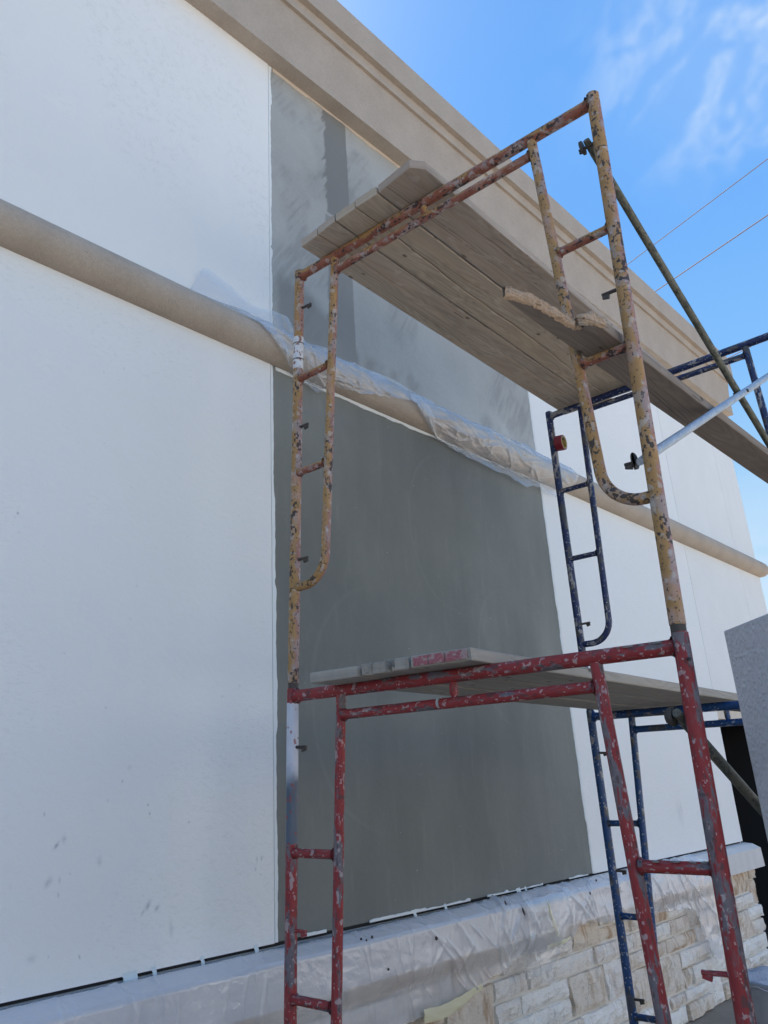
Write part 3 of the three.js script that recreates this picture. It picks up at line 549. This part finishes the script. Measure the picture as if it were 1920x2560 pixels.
// outline of a board between wall-side and open-side edges, with given near-end points
function board(z0a, z0b, z1a, z1b, xa, xb, s, near) {
  const far = edge(z0b, z1b, xb, xb, 2, 0, s);
  return [...(near || [[xa, z0a]]), ...edge(z0a, z0b, near ? near[near.length - 1][0] + 0.02 : xa + 0.05, xb, 9, 0.004, s).slice(near ? 0 : 1), ...edge(z1b, z1a, xb, near ? near[0][0] + 0.02 : xa, 9, 0.004, s + 3), ...(near ? [] : [])];
}
const yU = (x) => 3.8535 - 0.008 * x, yD = (x) => 1.9565 - 0.004 * x, yM = (x) => 2.8755 - 0.006 * x;
const plank = (name, g, m, label, group) => solo(name, g, m, label, 'plank', group);
// upper platform: three boards, cracks run along two of them
const crack = (za, zb, xa, xb, s, h, wd) => { const n = 26, o = []; for (let i = 0; i <= n; i++) { const t = i / n; o.push([lin(xa, xb, t), lin(za, zb, t) + (fbm(i * 0.35, 1, s, 3) - 0.5) * 0.012]); } return o.map(([x, z]) => [x, z - wd * 0.5]).concat(o.reverse().map(([x, z]) => [x, z + wd * 0.5])); };
{
  const gU = 'boards of the upper platform';
  // a board cut in two along its split, still one board: two merged halves
  const split = (halves, m, label, group, nm = 'plank') => plank(nm, mergeGeometries(halves), m, label, group);
  const cA = (x) => lin(0.868, 0.855, (x + 0.12) / 0.68) + 0.004 * Math.sin(x * 9), cB = (x) => lin(1.104, 1.028, (x + 0.14) / 2.0) + 0.006 * Math.sin(x * 5 + 1) + 0.003 * Math.sin(x * 17);
  const strip = (za, zb, x0, x1, ends, s, lo, hi) => { const n = 18, a = [], b = []; for (let i = 0; i <= n; i++) { const t = i / n; a.push([lin(x0[0], x1, t), za(lin(x0[0], x1, t)) + (hash(i, s, 3) - 0.5) * 0.0016]); b.push([lin(x0[1], x1, t), zb(lin(x0[1], x1, t)) + (hash(i, s, 4) - 0.5) * 0.0016]); } return [...a, ...b.reverse(), ...(ends || [])]; };
  const zA0 = (x) => 0.748 - 0.031 * x, zA1 = (x) => 0.974 - 0.0305 * x, zB0 = (x) => 0.984 - 0.0305 * x, zB1 = (x) => 1.220 - 0.024 * x, zD0 = (x) => 1.231 - 0.024 * x, zD1 = (x) => 1.455 - 0.021 * x;
  split([plankGeo(strip(zA0, (x) => cA(x) - (x < 0.56 ? lin(0.0035, 0.0004, (x + 0.12) / 0.68) : 0.0002), [-0.107, -0.117], 2.46, null, 1), yU, 0.039, 0.1, 0.004), plankGeo(strip((x) => cA(x) + (x < 0.56 ? lin(0.0035, 0.0004, (x + 0.12) / 0.68) : 0.0002), zA1, [-0.119, -0.134], 2.47, null, 2), (x) => yU(x) + 0.0015, 0.039, 0.1, 0.004)], woods[0], 'grey weathered plank nearest the wall on the upper platform, split at its near end', gU);
  split([plankGeo(strip(zB0, (x) => cB(x) - 0.0030, [-0.134, -0.139], 2.47, null, 5), (x) => yU(x) - 0.0005, 0.040, 0.4, 0.004), plankGeo(strip((x) => cB(x) + 0.0030, zB1, [-0.141, -0.144], 2.44, null, 6), (x) => yU(x) + 0.0015, 0.040, 0.4, 0.004)], woods[1], 'middle plank of the upper platform with one long crack', gU);
  const out = strip(zD0, zD1, [-0.143, -0.120], 2.45, [[-0.172, 1.418], [-0.1715, 1.415]], 9);
  plank('plank', plankGeo(out, (x) => yU(x) + 0.0035, 0.040, 0.7, 0.003), woods[2], 'outer plank of the upper platform with clipped near corner and pale edge', gU);
}
// the broken board on the outer rungs
{
  const t = thing('broken_plank', 'splintered plank with fresh broken end lying on the outer rungs', 'plank', [0, yM(0), 1.99]), rel = (g) => { g.translate(0, -yM(0), -1.99); return g; };
  const brk = [[-0.517, 1.936], [-0.488, 1.947], [-0.462, 1.957], [-0.437, 1.968], [-0.408, 1.972], [-0.36, 1.975], [-0.30, 1.981], [-0.25, 1.986], [-0.205, 1.993], [-0.189, 2.006], [-0.196, 2.016], [-0.213, 2.022], [-0.196, 2.040], [-0.172, 2.053], [-0.148, 2.059]];
  const dark = woods[0].clone(); dark.color.setRGB(0.72, 0.66, 0.62);
  const out = [...brk.slice().reverse(), [-0.3, 1.9305], [0.3, 1.9285], [1.2, 1.931], [2.65, 1.938], [2.65, 2.068], [1.2, 2.063], [0.3, 2.059]];
  mesh('board', rel(plankGeo(out, yM, 0.038, 0.9, 0.004)), dark, t);
  // the raw face of the break, with slivers standing off it
  const fib = []; seed = 1203;
  const bl = [0]; for (let i = 1; i < brk.length; i++) bl.push(bl[i - 1] + Math.hypot(brk[i][0] - brk[i - 1][0], brk[i][1] - brk[i - 1][1]));
  const onB = (q) => { const L = q * bl[bl.length - 1]; let i = 0; while (i < brk.length - 2 && L > bl[i + 1]) i++; const t = (L - bl[i]) / (bl[i + 1] - bl[i]); return [lin(brk[i][0], brk[i + 1][0], t), lin(brk[i][1], brk[i + 1][1], t)]; };
  fib.push(grid(150, 10, (u, v) => { const [x, z] = onB(u), [x2, z2] = onB(Math.min(1, u + 0.01)), [x1, z1] = onB(Math.max(0, u - 0.01)), l = Math.hypot(x2 - x1, z2 - z1) || 1, nx = -(z2 - z1) / l, nz = (x2 - x1) / l, d = 0.004 + 0.012 * fbm(u * 34, v * 2.5, 1205, 3) + 0.005 * fbm(u * 90, v * 9, 1207, 2) - 0.012 * Math.pow(Math.abs(2 * v - 1), 4); return V(x + nx * d, yM(x) + lin(-0.0005, 0.0392, v), z + nz * d); }));
  for (let k = 0; k < 90; k++) {
    const q = rnd(), [x, z] = onB(q), [x2, z2] = onB(Math.min(1, q + 0.01)), len = rr(0.012, 0.04), w = rr(0.0012, 0.003);
    const g = new THREE.ConeGeometry(w, len, 5, 1); g.rotateZ(Math.PI / 2); g.rotateY(-Math.atan2(z2 - z, x2 - x) + rr(-0.3, 0.3)); g.rotateZ(rr(-0.12, 0.12));
    g.translate(x, yM(x) + rr(0.004, 0.036), z + 0.010); fib.push(g);
  }
  const knob = new THREE.IcosahedronGeometry(0.019, 3); const kp = knob.attributes.position; for (let i = 0; i < kp.count; i++) { const v = V(kp.getX(i), kp.getY(i), kp.getZ(i)), f = 0.8 + 0.45 * fbm(v.x * 90 + 5, v.y * 90 + v.z * 60, 77, 3); kp.setXYZ(i, v.x * f * 1.2, v.y * f * 1.1, v.z * f); } knob.translate(-0.183, yM(-0.18) + 0.030, 2.037); knob.computeVertexNormals();
  const merged = mergeGeometries([...fib.map((g) => g.toNonIndexed()), knob.index ? knob.toNonIndexed() : knob]); merged.computeVertexNormals();
  const fp = merged.attributes.position, fu = merged.attributes.uv; for (let i = 0; i < fp.count; i++) fu.setXY(i, fp.getX(i) / 2.8, fp.getY(i) * 8 + fp.getZ(i) * 3);
  mesh('splintered_end', rel(merged), newWood, t).userData.label = 'pale fresh splinters along the break';
  const stain = []; for (let i = 0; i < 26; i++) { const q = rr(0.25, 0.85), g = new THREE.IcosahedronGeometry(rr(0.004, 0.010), 1); g.scale(1.7, 0.5, 0.9); g.translate(lin(-0.475, -0.405, q), yM(-0.4) + 0.036 + rr(-0.007, 0.003), lin(1.951, 1.973, q) - rr(-0.001, 0.010)); stain.push(g); }
  mesh('tar_stain', rel(mergeGeometries(stain)), std({ color: new THREE.Color(0.035, 0.033, 0.04), roughness: 0.8 }), t);
}
// lower platform: three boards, the outermost one tipped with red paint
{
  const gL = 'boards of the lower platform', sl = -0.031;
  const ln = (z) => (x) => z + sl * (x + 0.14);
  const mk = (za, zb, xa, xb, s, ends) => { const n = 14, a = [], b = []; for (let i = 0; i <= n; i++) { const t = i / n; a.push([lin(xa, 2.52, t), ln(za)(lin(xa, 2.52, t)) + (hash(i, s, 8) - 0.5) * 0.002]); b.push([lin(xb, 2.52, t), ln(zb)(lin(xb, 2.52, t)) + (hash(i, s, 9) - 0.5) * 0.002]); } return [...a, ...b.reverse(), ...(ends || [])]; };
  plank('plank', plankGeo(mk(0.783, 1.004, -0.150, -0.148, 21, [[-0.1535, 0.97], [-0.147, 0.93], [-0.152, 0.90], [-0.149, 0.85], [-0.154, 0.82]]), yD, 0.037, 0.2, 0.006), paleWood, 'pale smooth-ended plank nearest the wall on the lower platform', gL);
  const worn = [], zw = []; for (let i = 0; i <= 16; i++) { const z = lin(1.224, 1.014, i / 16); worn.push([-0.112 - 0.045 * fbm(i * 0.8, 3, 91, 3) - (i > 6 && i < 8 ? -0.02 : 0), z]); }
  const mid = plank('plank', plankGeo([...mk(1.012, 1.226, -0.10, -0.10, 22), ...worn], (x) => yD(x) + 0.003, 0.039, 0.5, 0.006), paleWood, 'ragged-ended middle plank of the lower platform', gL);
  { const f = []; seed = 5150; for (let k = 0; k < 130; k++) { const z = rr(1.018, 1.222), len = rr(0.012, 0.03), g = new THREE.ConeGeometry(rr(0.001, 0.0026), len, 4, 1); g.rotateZ(Math.PI / 2 + rr(-0.35, 0.5)); g.rotateY(rr(-0.5, 0.5)); g.translate(-0.128 - len * 0.2 + rr(-0.006, 0.006), yD(-0.13) + rr(0.008, 0.042), z); f.push(g); } const q = mergeGeometries(f); mesh('frayed_end', q, paleWood, mid); }
  const o = plank('plank', plankGeo(mk(1.240, 1.468, -0.150, -0.142, 23), (x) => yD(x) + 0.002, 0.040, 0.8, 0.006), paleWood, 'outer plank of the lower platform with end grain painted pink red', gL);
  const pm = (() => { const m = tex(256, 128, (u, v) => { const n = fbm(u * 14, v * 9, 951, 4), r = 0.5 + 0.5 * Math.sin(Math.hypot((u - 0.75) * 4, v * 1.6 + 0.6) * 26); return mix3(mix3([0.30, 0.085, 0.10], [0.42, 0.17, 0.185], 0.5 * r + 0.4 * n), [0.38, 0.33, 0.30], 0.75 * sm(0.50, 0.72, n)); }); return std({ map: m, roughness: 0.9 }); })();
  for (const [za, zb] of [[1.250, 1.308], [1.312, 1.372], [1.377, 1.458]]) {
    const g = new RoundedBoxGeometry(0.004, 0.030, zb - za, 2, 0.0015); const uv = g.attributes.uv, p = g.attributes.position; for (let i = 0; i < uv.count; i++) uv.setXY(i, (p.getZ(i) + za) * 5, p.getY(i) * 12 + 0.3);
    g.translate(-0.1505, yD(-0.15) + 0.022, (za + zb) / 2); mesh('painted_end', g, pm, o);
  }
}

// ================================================================ plastic sheeting
function creaseSet(s, n, gen) { seed = s; const L = []; for (let i = 0; i < n; i++) { const [cx, cy, a, len, w, h] = gen(); L.push([cx, cy, Math.cos(a), Math.sin(a), len, w, h, rr(-0.5, 0.5)]); }
  return (x, y) => { let t = 0; for (const [cx, cy, c, q, len, w, h, bend] of L) { const dx = x - cx, dy = y - cy, a = dx * c + dy * q; if (Math.abs(a) > len) continue; const b = Math.abs(dy * c - dx * q + bend * a * a / len * 0.3), e = 1 - a * a / (len * len), ww = w * (0.4 + 0.6 * e); if (b < ww * 2.2) t += h * e * (b < ww ? 1 - b / ww * 0.8 : 0.2 * (2.2 - b / ww) / 1.2); } return t; }; }
const filmBump = tex(768, 768, (u, v) => { const a = fbm(u * 10, v * 10, 891, 4, 10, 10), b = fbm(u * 26, v * 22, 893, 3, 26, 22); return (1 - Math.abs(2 * a - 1)) * 0.7 + (1 - Math.abs(2 * b - 1)) * 0.3; }, { srgb: false });
const film = phys({ color: new THREE.Color(0.90, 0.91, 0.93), transmission: 0.80, thickness: 0, roughness: 0.12, ior: 1.7, bumpMap: filmBump, bumpScale: 0.004 });
const filmThick = phys({ color: new THREE.Color(0.95, 0.945, 0.96), transmission: 0.66, thickness: 0, roughness: 0.12, ior: 1.65, bumpMap: filmBump, bumpScale: 0.003 });
const pl = (pts, x) => { let i = 0; while (i < pts.length - 2 && x > pts[i + 1][0]) i++; const t = Math.min(1, Math.max(0, (x - pts[i][0]) / (pts[i + 1][0] - pts[i][0]))); return lin(pts[i][1], pts[i + 1][1], t * t * (3 - 2 * t) * 0.5 + t * 0.5); };
const ridge = (x, y, s) => { const a = fbm(x, y, s, 3), b = fbm(x * 1.9 + 4, y * 1.9, s + 2, 2); return (1 - Math.abs(2 * a - 1)) * 0.65 + (1 - Math.abs(2 * b - 1)) * 0.35; };   // sharp creases
{
  // draped over the tan band; s runs from up the wall, over the half round, and hangs below
  const yc = YB + RB, top = [[-0.16, 0.012], [-0.08, 0.17], [-0.02, 0.185], [0.07, 0.155], [0.18, 0.125], [0.30, 0.10], [0.43, 0.125], [0.53, 0.13], [0.60, 0.03], [0.72, 0.016], [0.9, 0.02], [1.15, 0.045], [1.5, 0.06], [1.65, 0.045], [1.92, 0.006], [2.4, 0.012], [2.7, 0.02], [3.3, 0.008], [3.75, 0.004]];
  const A = Math.PI * RB, low = [[-0.16, 0.02], [0.0, 0.055], [0.16, 0.095], [0.25, 0.125], [0.32, 0.162], [0.41, 0.205], [0.49, 0.255], [0.56, 0.31], [0.62, 0.345], [0.72, A + 0.065], [0.79, A + 0.03], [0.84, 0.262], [0.96, 0.255], [1.2, 0.215], [1.43, 0.178], [1.53, 0.165], [1.66, 0.215], [1.80, 0.275], [1.93, A + 0.02], [2.05, A + 0.05], [2.3, A + 0.075], [2.7, A + 0.085], [2.92, A + 0.125], [3.08, A + 0.085], [3.2, A + 0.07], [3.40, A + 0.11], [3.50, A + 0.02], [3.62, 0.24], [3.75, 0.11]];
  const creases = creaseSet(4001, 210, () => [rr(0.1, 3.75), rr(-0.04, A + 0.07), rr(-0.28, 0.42) + (rnd() < 0.3 ? rr(0.4, 1.2) : 0), rr(0.06, 0.36), rr(0.006, 0.015), rr(0.004, 0.013)]);
  const pos = (x, s) => {
    const cr = ridge(x * 2.6 + s * 1.5, s * 20 + x * 1.6, 901), c2 = ridge(x * 7, s * 46 - x * 5, 905), lump = fbm(x * 2.6, s * 7, 907, 2);
    const off = 0.006 + 0.014 * lump * lump + 0.006 * (cr * cr - 0.4) + 0.003 * (c2 * c2 - 0.4) + creases(x, s);
    if (s < 0) { const k = Math.min(1, -s / 0.02); return V(x, yc + RB - s + 0.002, 0.006 + 0.018 * fbm(x * 6, s * 12, 909, 3) * sm(0, 0.1, -s) + Math.max(0, off) * 0.6 + 0.012 * (1 - k)); }
    if (s < A) { const a = Math.PI / 2 - s / RB, R = RB + Math.max(0.0025, off); return V(x, yc + R * Math.sin(a), Math.max(0.004, R * Math.cos(a) + (s < 0.03 ? 0.012 * (1 - s / 0.03) : 0))); }
    const h = s - A, R = RB + Math.max(0.0025, off); return V(x + 0.01 * Math.sin(x * 20) * h * 6, yc - R - h * 0.97, 0.010 + h * 0.35 + 0.012 * lump + 0.010 * (cr - 0.5));
  };
  const nu = 900, nv = 84, x0 = -0.155, x1 = 3.745;
  const g = grid(nu, nv, (u, v) => { const x = lin(x0, x1, u), a = -pl(top, x) - 0.006 * (fbm(x * 14, 2, 911, 3) - 0.5), b = pl(low, x) + 0.020 * (fbm(x * 9, 0, 913, 3) - 0.5) + 0.012 * (fbm(x * 37, 0, 915, 2) - 0.5); return pos(x, lin(a, Math.max(a + 0.01, b), v)); }, (u, v) => [u * 8, v * 1.0]);
  const t = thing('plastic_sheet', 'clear crinkled plastic sheet draped over the tan band moulding', 'plastic sheet'); mesh('film', g, film, t);
  // the doubled flap that folds diagonally back over the film
  const fold = (xa, xb, wa, wb, sa, sb, s) => grid(60, 8, (u, v) => { const x = lin(xa, xb, u), q = lin(sa, sb, u) - lin(wa, wb, u) * Math.sin(Math.PI * Math.min(1, u * 1.2 + 0.1)) * v; const p = pos(x, q), n = V(0, p.y - yc, p.z).normalize(); return p.addScaledVector(n, 0.003 + 0.004 * fbm(u * 9, v * 4, s, 2)); }, (u, v) => [u, v]);
  mesh('fold', fold(1.50, 1.97, 0.10, 0.05, 0.165, A + 0.01, 921), film, t); mesh('fold', fold(0.18, 0.62, 0.06, 0.07, 0.10, 0.33, 923), film, t);
}
{
  // over the sill: up to the gap, over the chamfer, down the face and hanging over the stone
  const seg = [[0.006, 0.9985], [0.060, 0.993], [0.123, 0.960], [0.129, 0.812]];                       // (z, y) path
  const acc = [0]; for (let i = 1; i < seg.length; i++) acc.push(acc[i - 1] + Math.hypot(seg[i][0] - seg[i - 1][0], seg[i][1] - seg[i - 1][1]));
  const A = acc[3];
  const low = [[-1.6, A + 0.22], [0, A + 0.23], [0.8, A + 0.24], [1.05, A + 0.21], [1.25, A + 0.205], [1.5, A + 0.215], [1.7, A + 0.18], [1.85, A + 0.14], [2.1, A + 0.085], [2.35, A + 0.095], [2.56, A + 0.10], [2.68, A + 0.06], [2.78, A + 0.015], [2.9, A + 0.005], [3.05, A + 0.035], [3.3, A + 0.06], [3.8, A + 0.09], [4.3, A + 0.12], [4.50, A + 0.14], [4.56, A + 0.28], [4.7, A + 0.46], [4.84, A + 0.52], [4.94, A + 0.30], [4.99, A + 0.04]];
  const right = (s) => 4.95 + (s > A ? Math.min(0.05, (s - A) * 0.3) : -0.30 * (1 - s / A) * (1 - s / A));
  const c1 = creaseSet(4101, 46, () => { const x = rr(-0.9, 1.6); return [x, rr(0.05, A + 0.2), Math.PI / 2 + rr(-0.3, 0.3), rr(0.08, 0.22), rr(0.008, 0.016), rr(0.002, 0.005)]; });
  const c2s = creaseSet(4201, 150, () => { const x = rr(1.1, 4.95); return [x, rr(0.02, A + 0.22), rr(0.5, 1.5) * (rnd() < 0.3 ? -1 : 1), rr(0.06, 0.30), rr(0.008, 0.020), rr(0.004, 0.013) * sm(0.9, 2.0, x)]; });
  const pos = (x, s) => {
    const far = sm(1.6, 2.4, x), dg = x + s * 0.9, cr = ridge(dg * 1.7 * (1 + far * 0.5), s * 5.5 - x * 0.8, 931), c2 = ridge(dg * 4.5, s * 11 - x * 1.5, 935), fo = Math.pow(ridge(x * 1.9 + s * 0.25, s * 0.35, 937), 6), lump = fbm(x * 1.6, s * 3, 939, 2);
    const off = 0.003 + lump * 0.010 * (1 + far) + (0.003 + 0.010 * far) * (cr * cr - 0.35) + 0.002 * (c2 * c2 - 0.4) + 0.006 * fo + c1(x, s) + c2s(x, s);
    let i = 0; while (i < 2 && s > acc[i + 1]) i++;
    if (s <= A) { const t = (s - acc[i]) / (acc[i + 1] - acc[i]), z = lin(seg[i][0], seg[i + 1][0], t), y = lin(seg[i][1], seg[i + 1][1], t), d = [seg[i + 1][0] - seg[i][0], seg[i + 1][1] - seg[i][1]], l = Math.hypot(d[0], d[1]), k = Math.min(1, s / 0.05); return V(x, y + d[0] / l * Math.max(0.001, off) * k, z - d[1] / l * Math.max(0.001, off) * k); }
    const h = s - A, tuck = 0.045 * sm(0, 0.10, h) * (1 - 0.5 * far);
    return V(x + 0.02 * (cr - 0.5) * sm(0, 0.1, h), 0.812 - h, Math.max(0.080, 0.129 - tuck + off * 1.1));
  };
  const nu = 1150, nv = 84, x0 = -1.25;
  const g = grid(nu, nv, (u, v) => { const xm = lin(x0, 4.985, u), b = pl(low, xm) + 0.03 * (fbm(xm * 6, 0, 941, 3) - 0.5) + 0.014 * (fbm(xm * 30, 0, 943, 2) - 0.5), s = Math.max(0.002, b) * v, x = lin(x0, right(s), u); return pos(x, s); }, (u, v) => [u * 12, v * 1.0]);
  const t = thing('plastic_sheet', 'creased plastic sheet taped over the window sill and stone base', 'plastic sheet'); mesh('film', g, filmThick, t);
  const flap = grid(40, 30, (u, v) => { const s = v * 0.36, x = 2.15 + 0.52 * u - 0.42 * v * (0.4 + 0.6 * u) + 0.1 * v; const p = pos(x, 0.10 + s); return p.add(V(0, 0, 0.012 + 0.02 * ridge(u * 3 + v * 2, v * 3, 951) + 0.01 * v)); }, (u, v) => [u, v]);
  mesh('fold', flap, film, t);
  // small bits of green tape that bridge the gap
  const bitM = std({ color: new THREE.Color(0.64, 0.69, 0.68), roughness: 0.8 });
  for (const [x, w] of [[-0.31, 0.060], [-0.205, 0.018], [0.02, 0.016], [0.30, 0.022], [1.36, 0.022], [1.62, 0.020], [2.34, 0.045], [2.42, 0.02]]) { const b = grid(6, 5, (u, v) => V(x + (u - 0.5) * w + 0.004 * (hash(u * 6, v * 5, 61) - 0.5), lin(1.024, 0.996, v) + 0.004 * (hash(u * 6, v * 5, 63) - 0.5), lin(0.0015, 0.012, v * v)), (u, v) => [u, v]); mesh('tape_bit', b, bitM, t); }
  // crumbs of plaster stuck to the film
  const crM = std({ color: new THREE.Color(0.06, 0.045, 0.045), roughness: 0.95 });
  for (const [x, s, r, q] of [[0.83, 0.10, 0.006, 1], [0.85, 0.115, 0.005, 1], [0.90, 0.105, 0.006, 1.5], [1.34, 0.17, 0.008, 1.2], [0.97, 0.24, 0.006, 1], [2.02, 0.10, 0.006, 3], [2.14, 0.15, 0.007, 3.4], [3.10, 0.09, 0.006, 1.5], [2.9, 0.14, 0.005, 2]]) { const b = new THREE.IcosahedronGeometry(r, 1), p = pos(x, s); b.scale(1, q, 0.7); b.rotateZ(0.5); b.translate(p.x, p.y, p.z + 0.006); mesh('plaster_crumb', b, crM, t); }
}
// yellow masking tape
const tapeM = phys({ color: new THREE.Color(0.76, 0.69, 0.46), transmission: 0.10, thickness: 0, roughness: 0.7 });
{
  const strip = (pts, w, s) => { const c = new THREE.CatmullRomCurve3(pts); return grid(40, 6, (u, v) => { const p = c.getPoint(u), ww = typeof w === 'function' ? w(u) : w; return p.add(V(0.006 * (fbm(u * 9, v * 3, s, 2) - 0.5), (0.5 - v) * ww + 0.006 * (fbm(u * 12, 3, s + 1, 2) - 0.5), 0.010 * fbm(u * 6, v * 3, s + 2, 2) + 0.02 * v * (1 - v) * 0.6)); }, (u, v) => [u, v]); };
  solo('masking_tape', strip([V(1.245, 0.612, 0.105), V(1.36, 0.606, 0.108), V(1.50, 0.612, 0.106), V(1.62, 0.632, 0.100), V(1.75, 0.648, 0.096)], (u) => 0.055 * (1 - 0.55 * sm(0.4, 1, u)), 961), tapeM, 'yellow masking tape strip curling off the lower edge of the sill plastic', 'tape');
  solo('masking_tape', strip([V(2.36, 0.955, 0.165), V(2.37, 0.90, 0.172), V(2.40, 0.84, 0.176), V(2.44, 0.80, 0.172)].map((p) => p), (u) => 0.05 + 0.03 * Math.sin(u * 3), 965).rotateZ(0), tapeM, 'crumpled yellow tape twisted upright in the sill plastic folds', 'tape');
  solo('masking_tape', strip([V(2.33, 0.735, 0.150), V(2.42, 0.742, 0.158), V(2.52, 0.745, 0.16), V(2.60, 0.752, 0.150)], (u) => 0.026 * (1 - 0.4 * u), 967), tapeM, 'short yellow tape scrap at the tip of the sill plastic flap', 'tape');
}

// ================================================================ small things
{
  // a roll of red tape hung on a lock pin of the navy frame
  const t = thing('tape_roll', 'roll of dark red tape hung on a pin of the navy frame', 'tape roll', [2.331, 3.597, 0.672]);
  const ring = (ro, ri, w) => { const s = new THREE.Shape(); s.absarc(0, 0, ro, 0, Math.PI * 2); const h = new THREE.Path(); h.absarc(0, 0, ri, 0, Math.PI * 2, true); s.holes.push(h); const g = new THREE.ExtrudeGeometry(s, { depth: w - 0.002, bevelEnabled: true, bevelThickness: 0.001, bevelSize: 0.001, bevelSegments: 1, curveSegments: 40 }); g.translate(0, 0, -w / 2 + 0.001); return g; };
  mesh('winding', ring(0.049, 0.0415, 0.050), std({ color: new THREE.Color(0.20, 0.010, 0.018), roughness: 0.35 }), t); mesh('core', ring(0.041, 0.036, 0.053), std({ color: new THREE.Color(0.42, 0.33, 0.12), roughness: 0.8 }), t);
  t.rotation.set(0.06, 0.10, 0);
}
{
  // grey stucco pillar that stands just outside the scaffold
  const m = std({ map: tex(512, 512, (u, v) => { const n = fbm(u * 110, v * 130, 971, 3, 110, 130), k = fbm(u * 6, v * 6, 973, 4, 6, 6); const a = 0.66 + 0.10 * (n - 0.5) + 0.03 * (k - 0.5); return [a * 0.98, a * 0.985, a * 1.02]; }), bumpMap: tex(512, 512, (u, v) => fbm(u * 100, v * 120, 975, 3, 100, 120), { srgb: false }), bumpScale: 0.006, roughness: 0.95 });
  const g = boxUV(new RoundedBoxGeometry(0.5, 2.0, 0.42, 3, 0.006)); g.translate(0, 1.0, 0);
  const o = solo('stucco_pillar', g, m, 'plain grey stucco pillar at the right edge outside the scaffold', 'pillar');
  const ang = Math.atan2(0.667, 0.745), a = V(-0.745, 0, 0.667), b = V(0.667, 0, 0.745), c = V(0.254, 0, 2.094).addScaledVector(a, 0.25).addScaledVector(b, 0.21);
  o.position.copy(c); o.rotation.y = Math.atan2(-a.z, a.x); void ang;
}
{
  // drum of plaster standing on the ground beyond the red leg
  const t = thing('plaster_drum', 'grey drum filled with lilac dried plaster behind the red leg', 'drum', [1.60, 0, 1.66]);
  const prof = [[0.0, 0.0], [0.20, 0.0], [0.206, 0.01], [0.20, 0.03], [0.20, 0.28], [0.207, 0.295], [0.20, 0.31], [0.20, 0.57], [0.207, 0.585], [0.20, 0.60], [0.20, 0.84], [0.208, 0.852], [0.208, 0.862], [0.199, 0.866], [0.194, 0.855], [0.194, 0.80], [0, 0.80]];
  mesh('barrel', new THREE.LatheGeometry(prof.map(([r, y]) => new THREE.Vector2(r, y)), 48), std({ color: new THREE.Color(0.36, 0.355, 0.36), roughness: 0.7, bumpMap: stuccoBump, bumpScale: 0.004 }), t);
  const top = grid(48, 14, (u, v) => { const a = u * Math.PI * 2, r = v * 0.21; return V(r * Math.cos(a), 0.86 + 0.022 * (fbm(Math.cos(a) * r * 30 + 9, Math.sin(a) * r * 30 + 9, 981, 4) - 0.4) * (0.5 + v) - (v > 0.99 ? 0.016 : 0), -r * Math.sin(a)); });
  const cap = mesh('plaster_crust', top, std({ color: new THREE.Color(0.66, 0.645, 0.69), roughness: 0.95, bumpMap: stuccoBump, bumpScale: 0.01 }), t); void cap;
}
{
  // unseen white trailer added behind the camera to bounce sun onto the wall foot
  const t = thing('added_bounce_trailer', 'unseen white trailer added behind the camera to reflect sunlight onto the wall', 'trailer', [4.6, 0, 7.4]);
  const rel = (g) => { g.translate(-4.6, 0, -7.4); return g; };
  const white = std({ color: new THREE.Color(0.80, 0.795, 0.78), roughness: 0.5 }), dk = std({ color: new THREE.Color(0.03, 0.03, 0.03), roughness: 0.8 });
  mesh('body', rel(boxUV(new RoundedBoxGeometry(11.6, 2.7, 2.2, 3, 0.05).translate(3.2, 1.95, 7.2))), white, t);
  for (let i = 0; i < 12; i++) mesh('rib', rel(box(-2.0 + i * 0.93, -1.96 + i * 0.93, 0.66, 3.24, 6.085, 6.099)), white, t);
  mesh('chassis', rel(box(-2.4, 8.8, 0.42, 0.595, 6.4, 8.0)), dk, t);
  for (const x of [5.2, 6.1]) for (const z of [6.35, 8.05]) { const w = new THREE.CylinderGeometry(0.36, 0.36, 0.22, 28); w.rotateX(Math.PI / 2); w.translate(x, 0.36, z); mesh('wheel', rel(w), dk, t); }
}
// overhead wires, all in one level bundle far beyond the corner
{
  const wm = std({ color: new THREE.Color(0.20, 0.13, 0.13), roughness: 0.7 });
  const wire = (a, b, r, label) => { const d = b.clone().sub(a), pts = []; for (let i = 0; i <= 40; i++) { const t = lin(-3, 16, i / 40); pts.push(a.clone().addScaledVector(d, t)); } solo('overhead_wire', tubeAlong(pts, r, UP, 8, 0), wm, label, 'wire', 'overhead wires in the sky'); };
  wire(V(9.10, 9, -1.0), V(8.11, 9, 1.37), 0.0058, 'thin overhead wire highest of the three in the sky');
  wire(V(10.20, 9, -1.01), V(9.39, 9, 0.98), 0.0085, 'thicker reddish overhead wire, middle of the three in the sky');
  wire(V(13.63, 9, -1.01), V(13.35, 9, -0.22), 0.0085, 'overhead wire showing low behind the navy frame by the cornice end');
}
renderer.render(scene, camera);
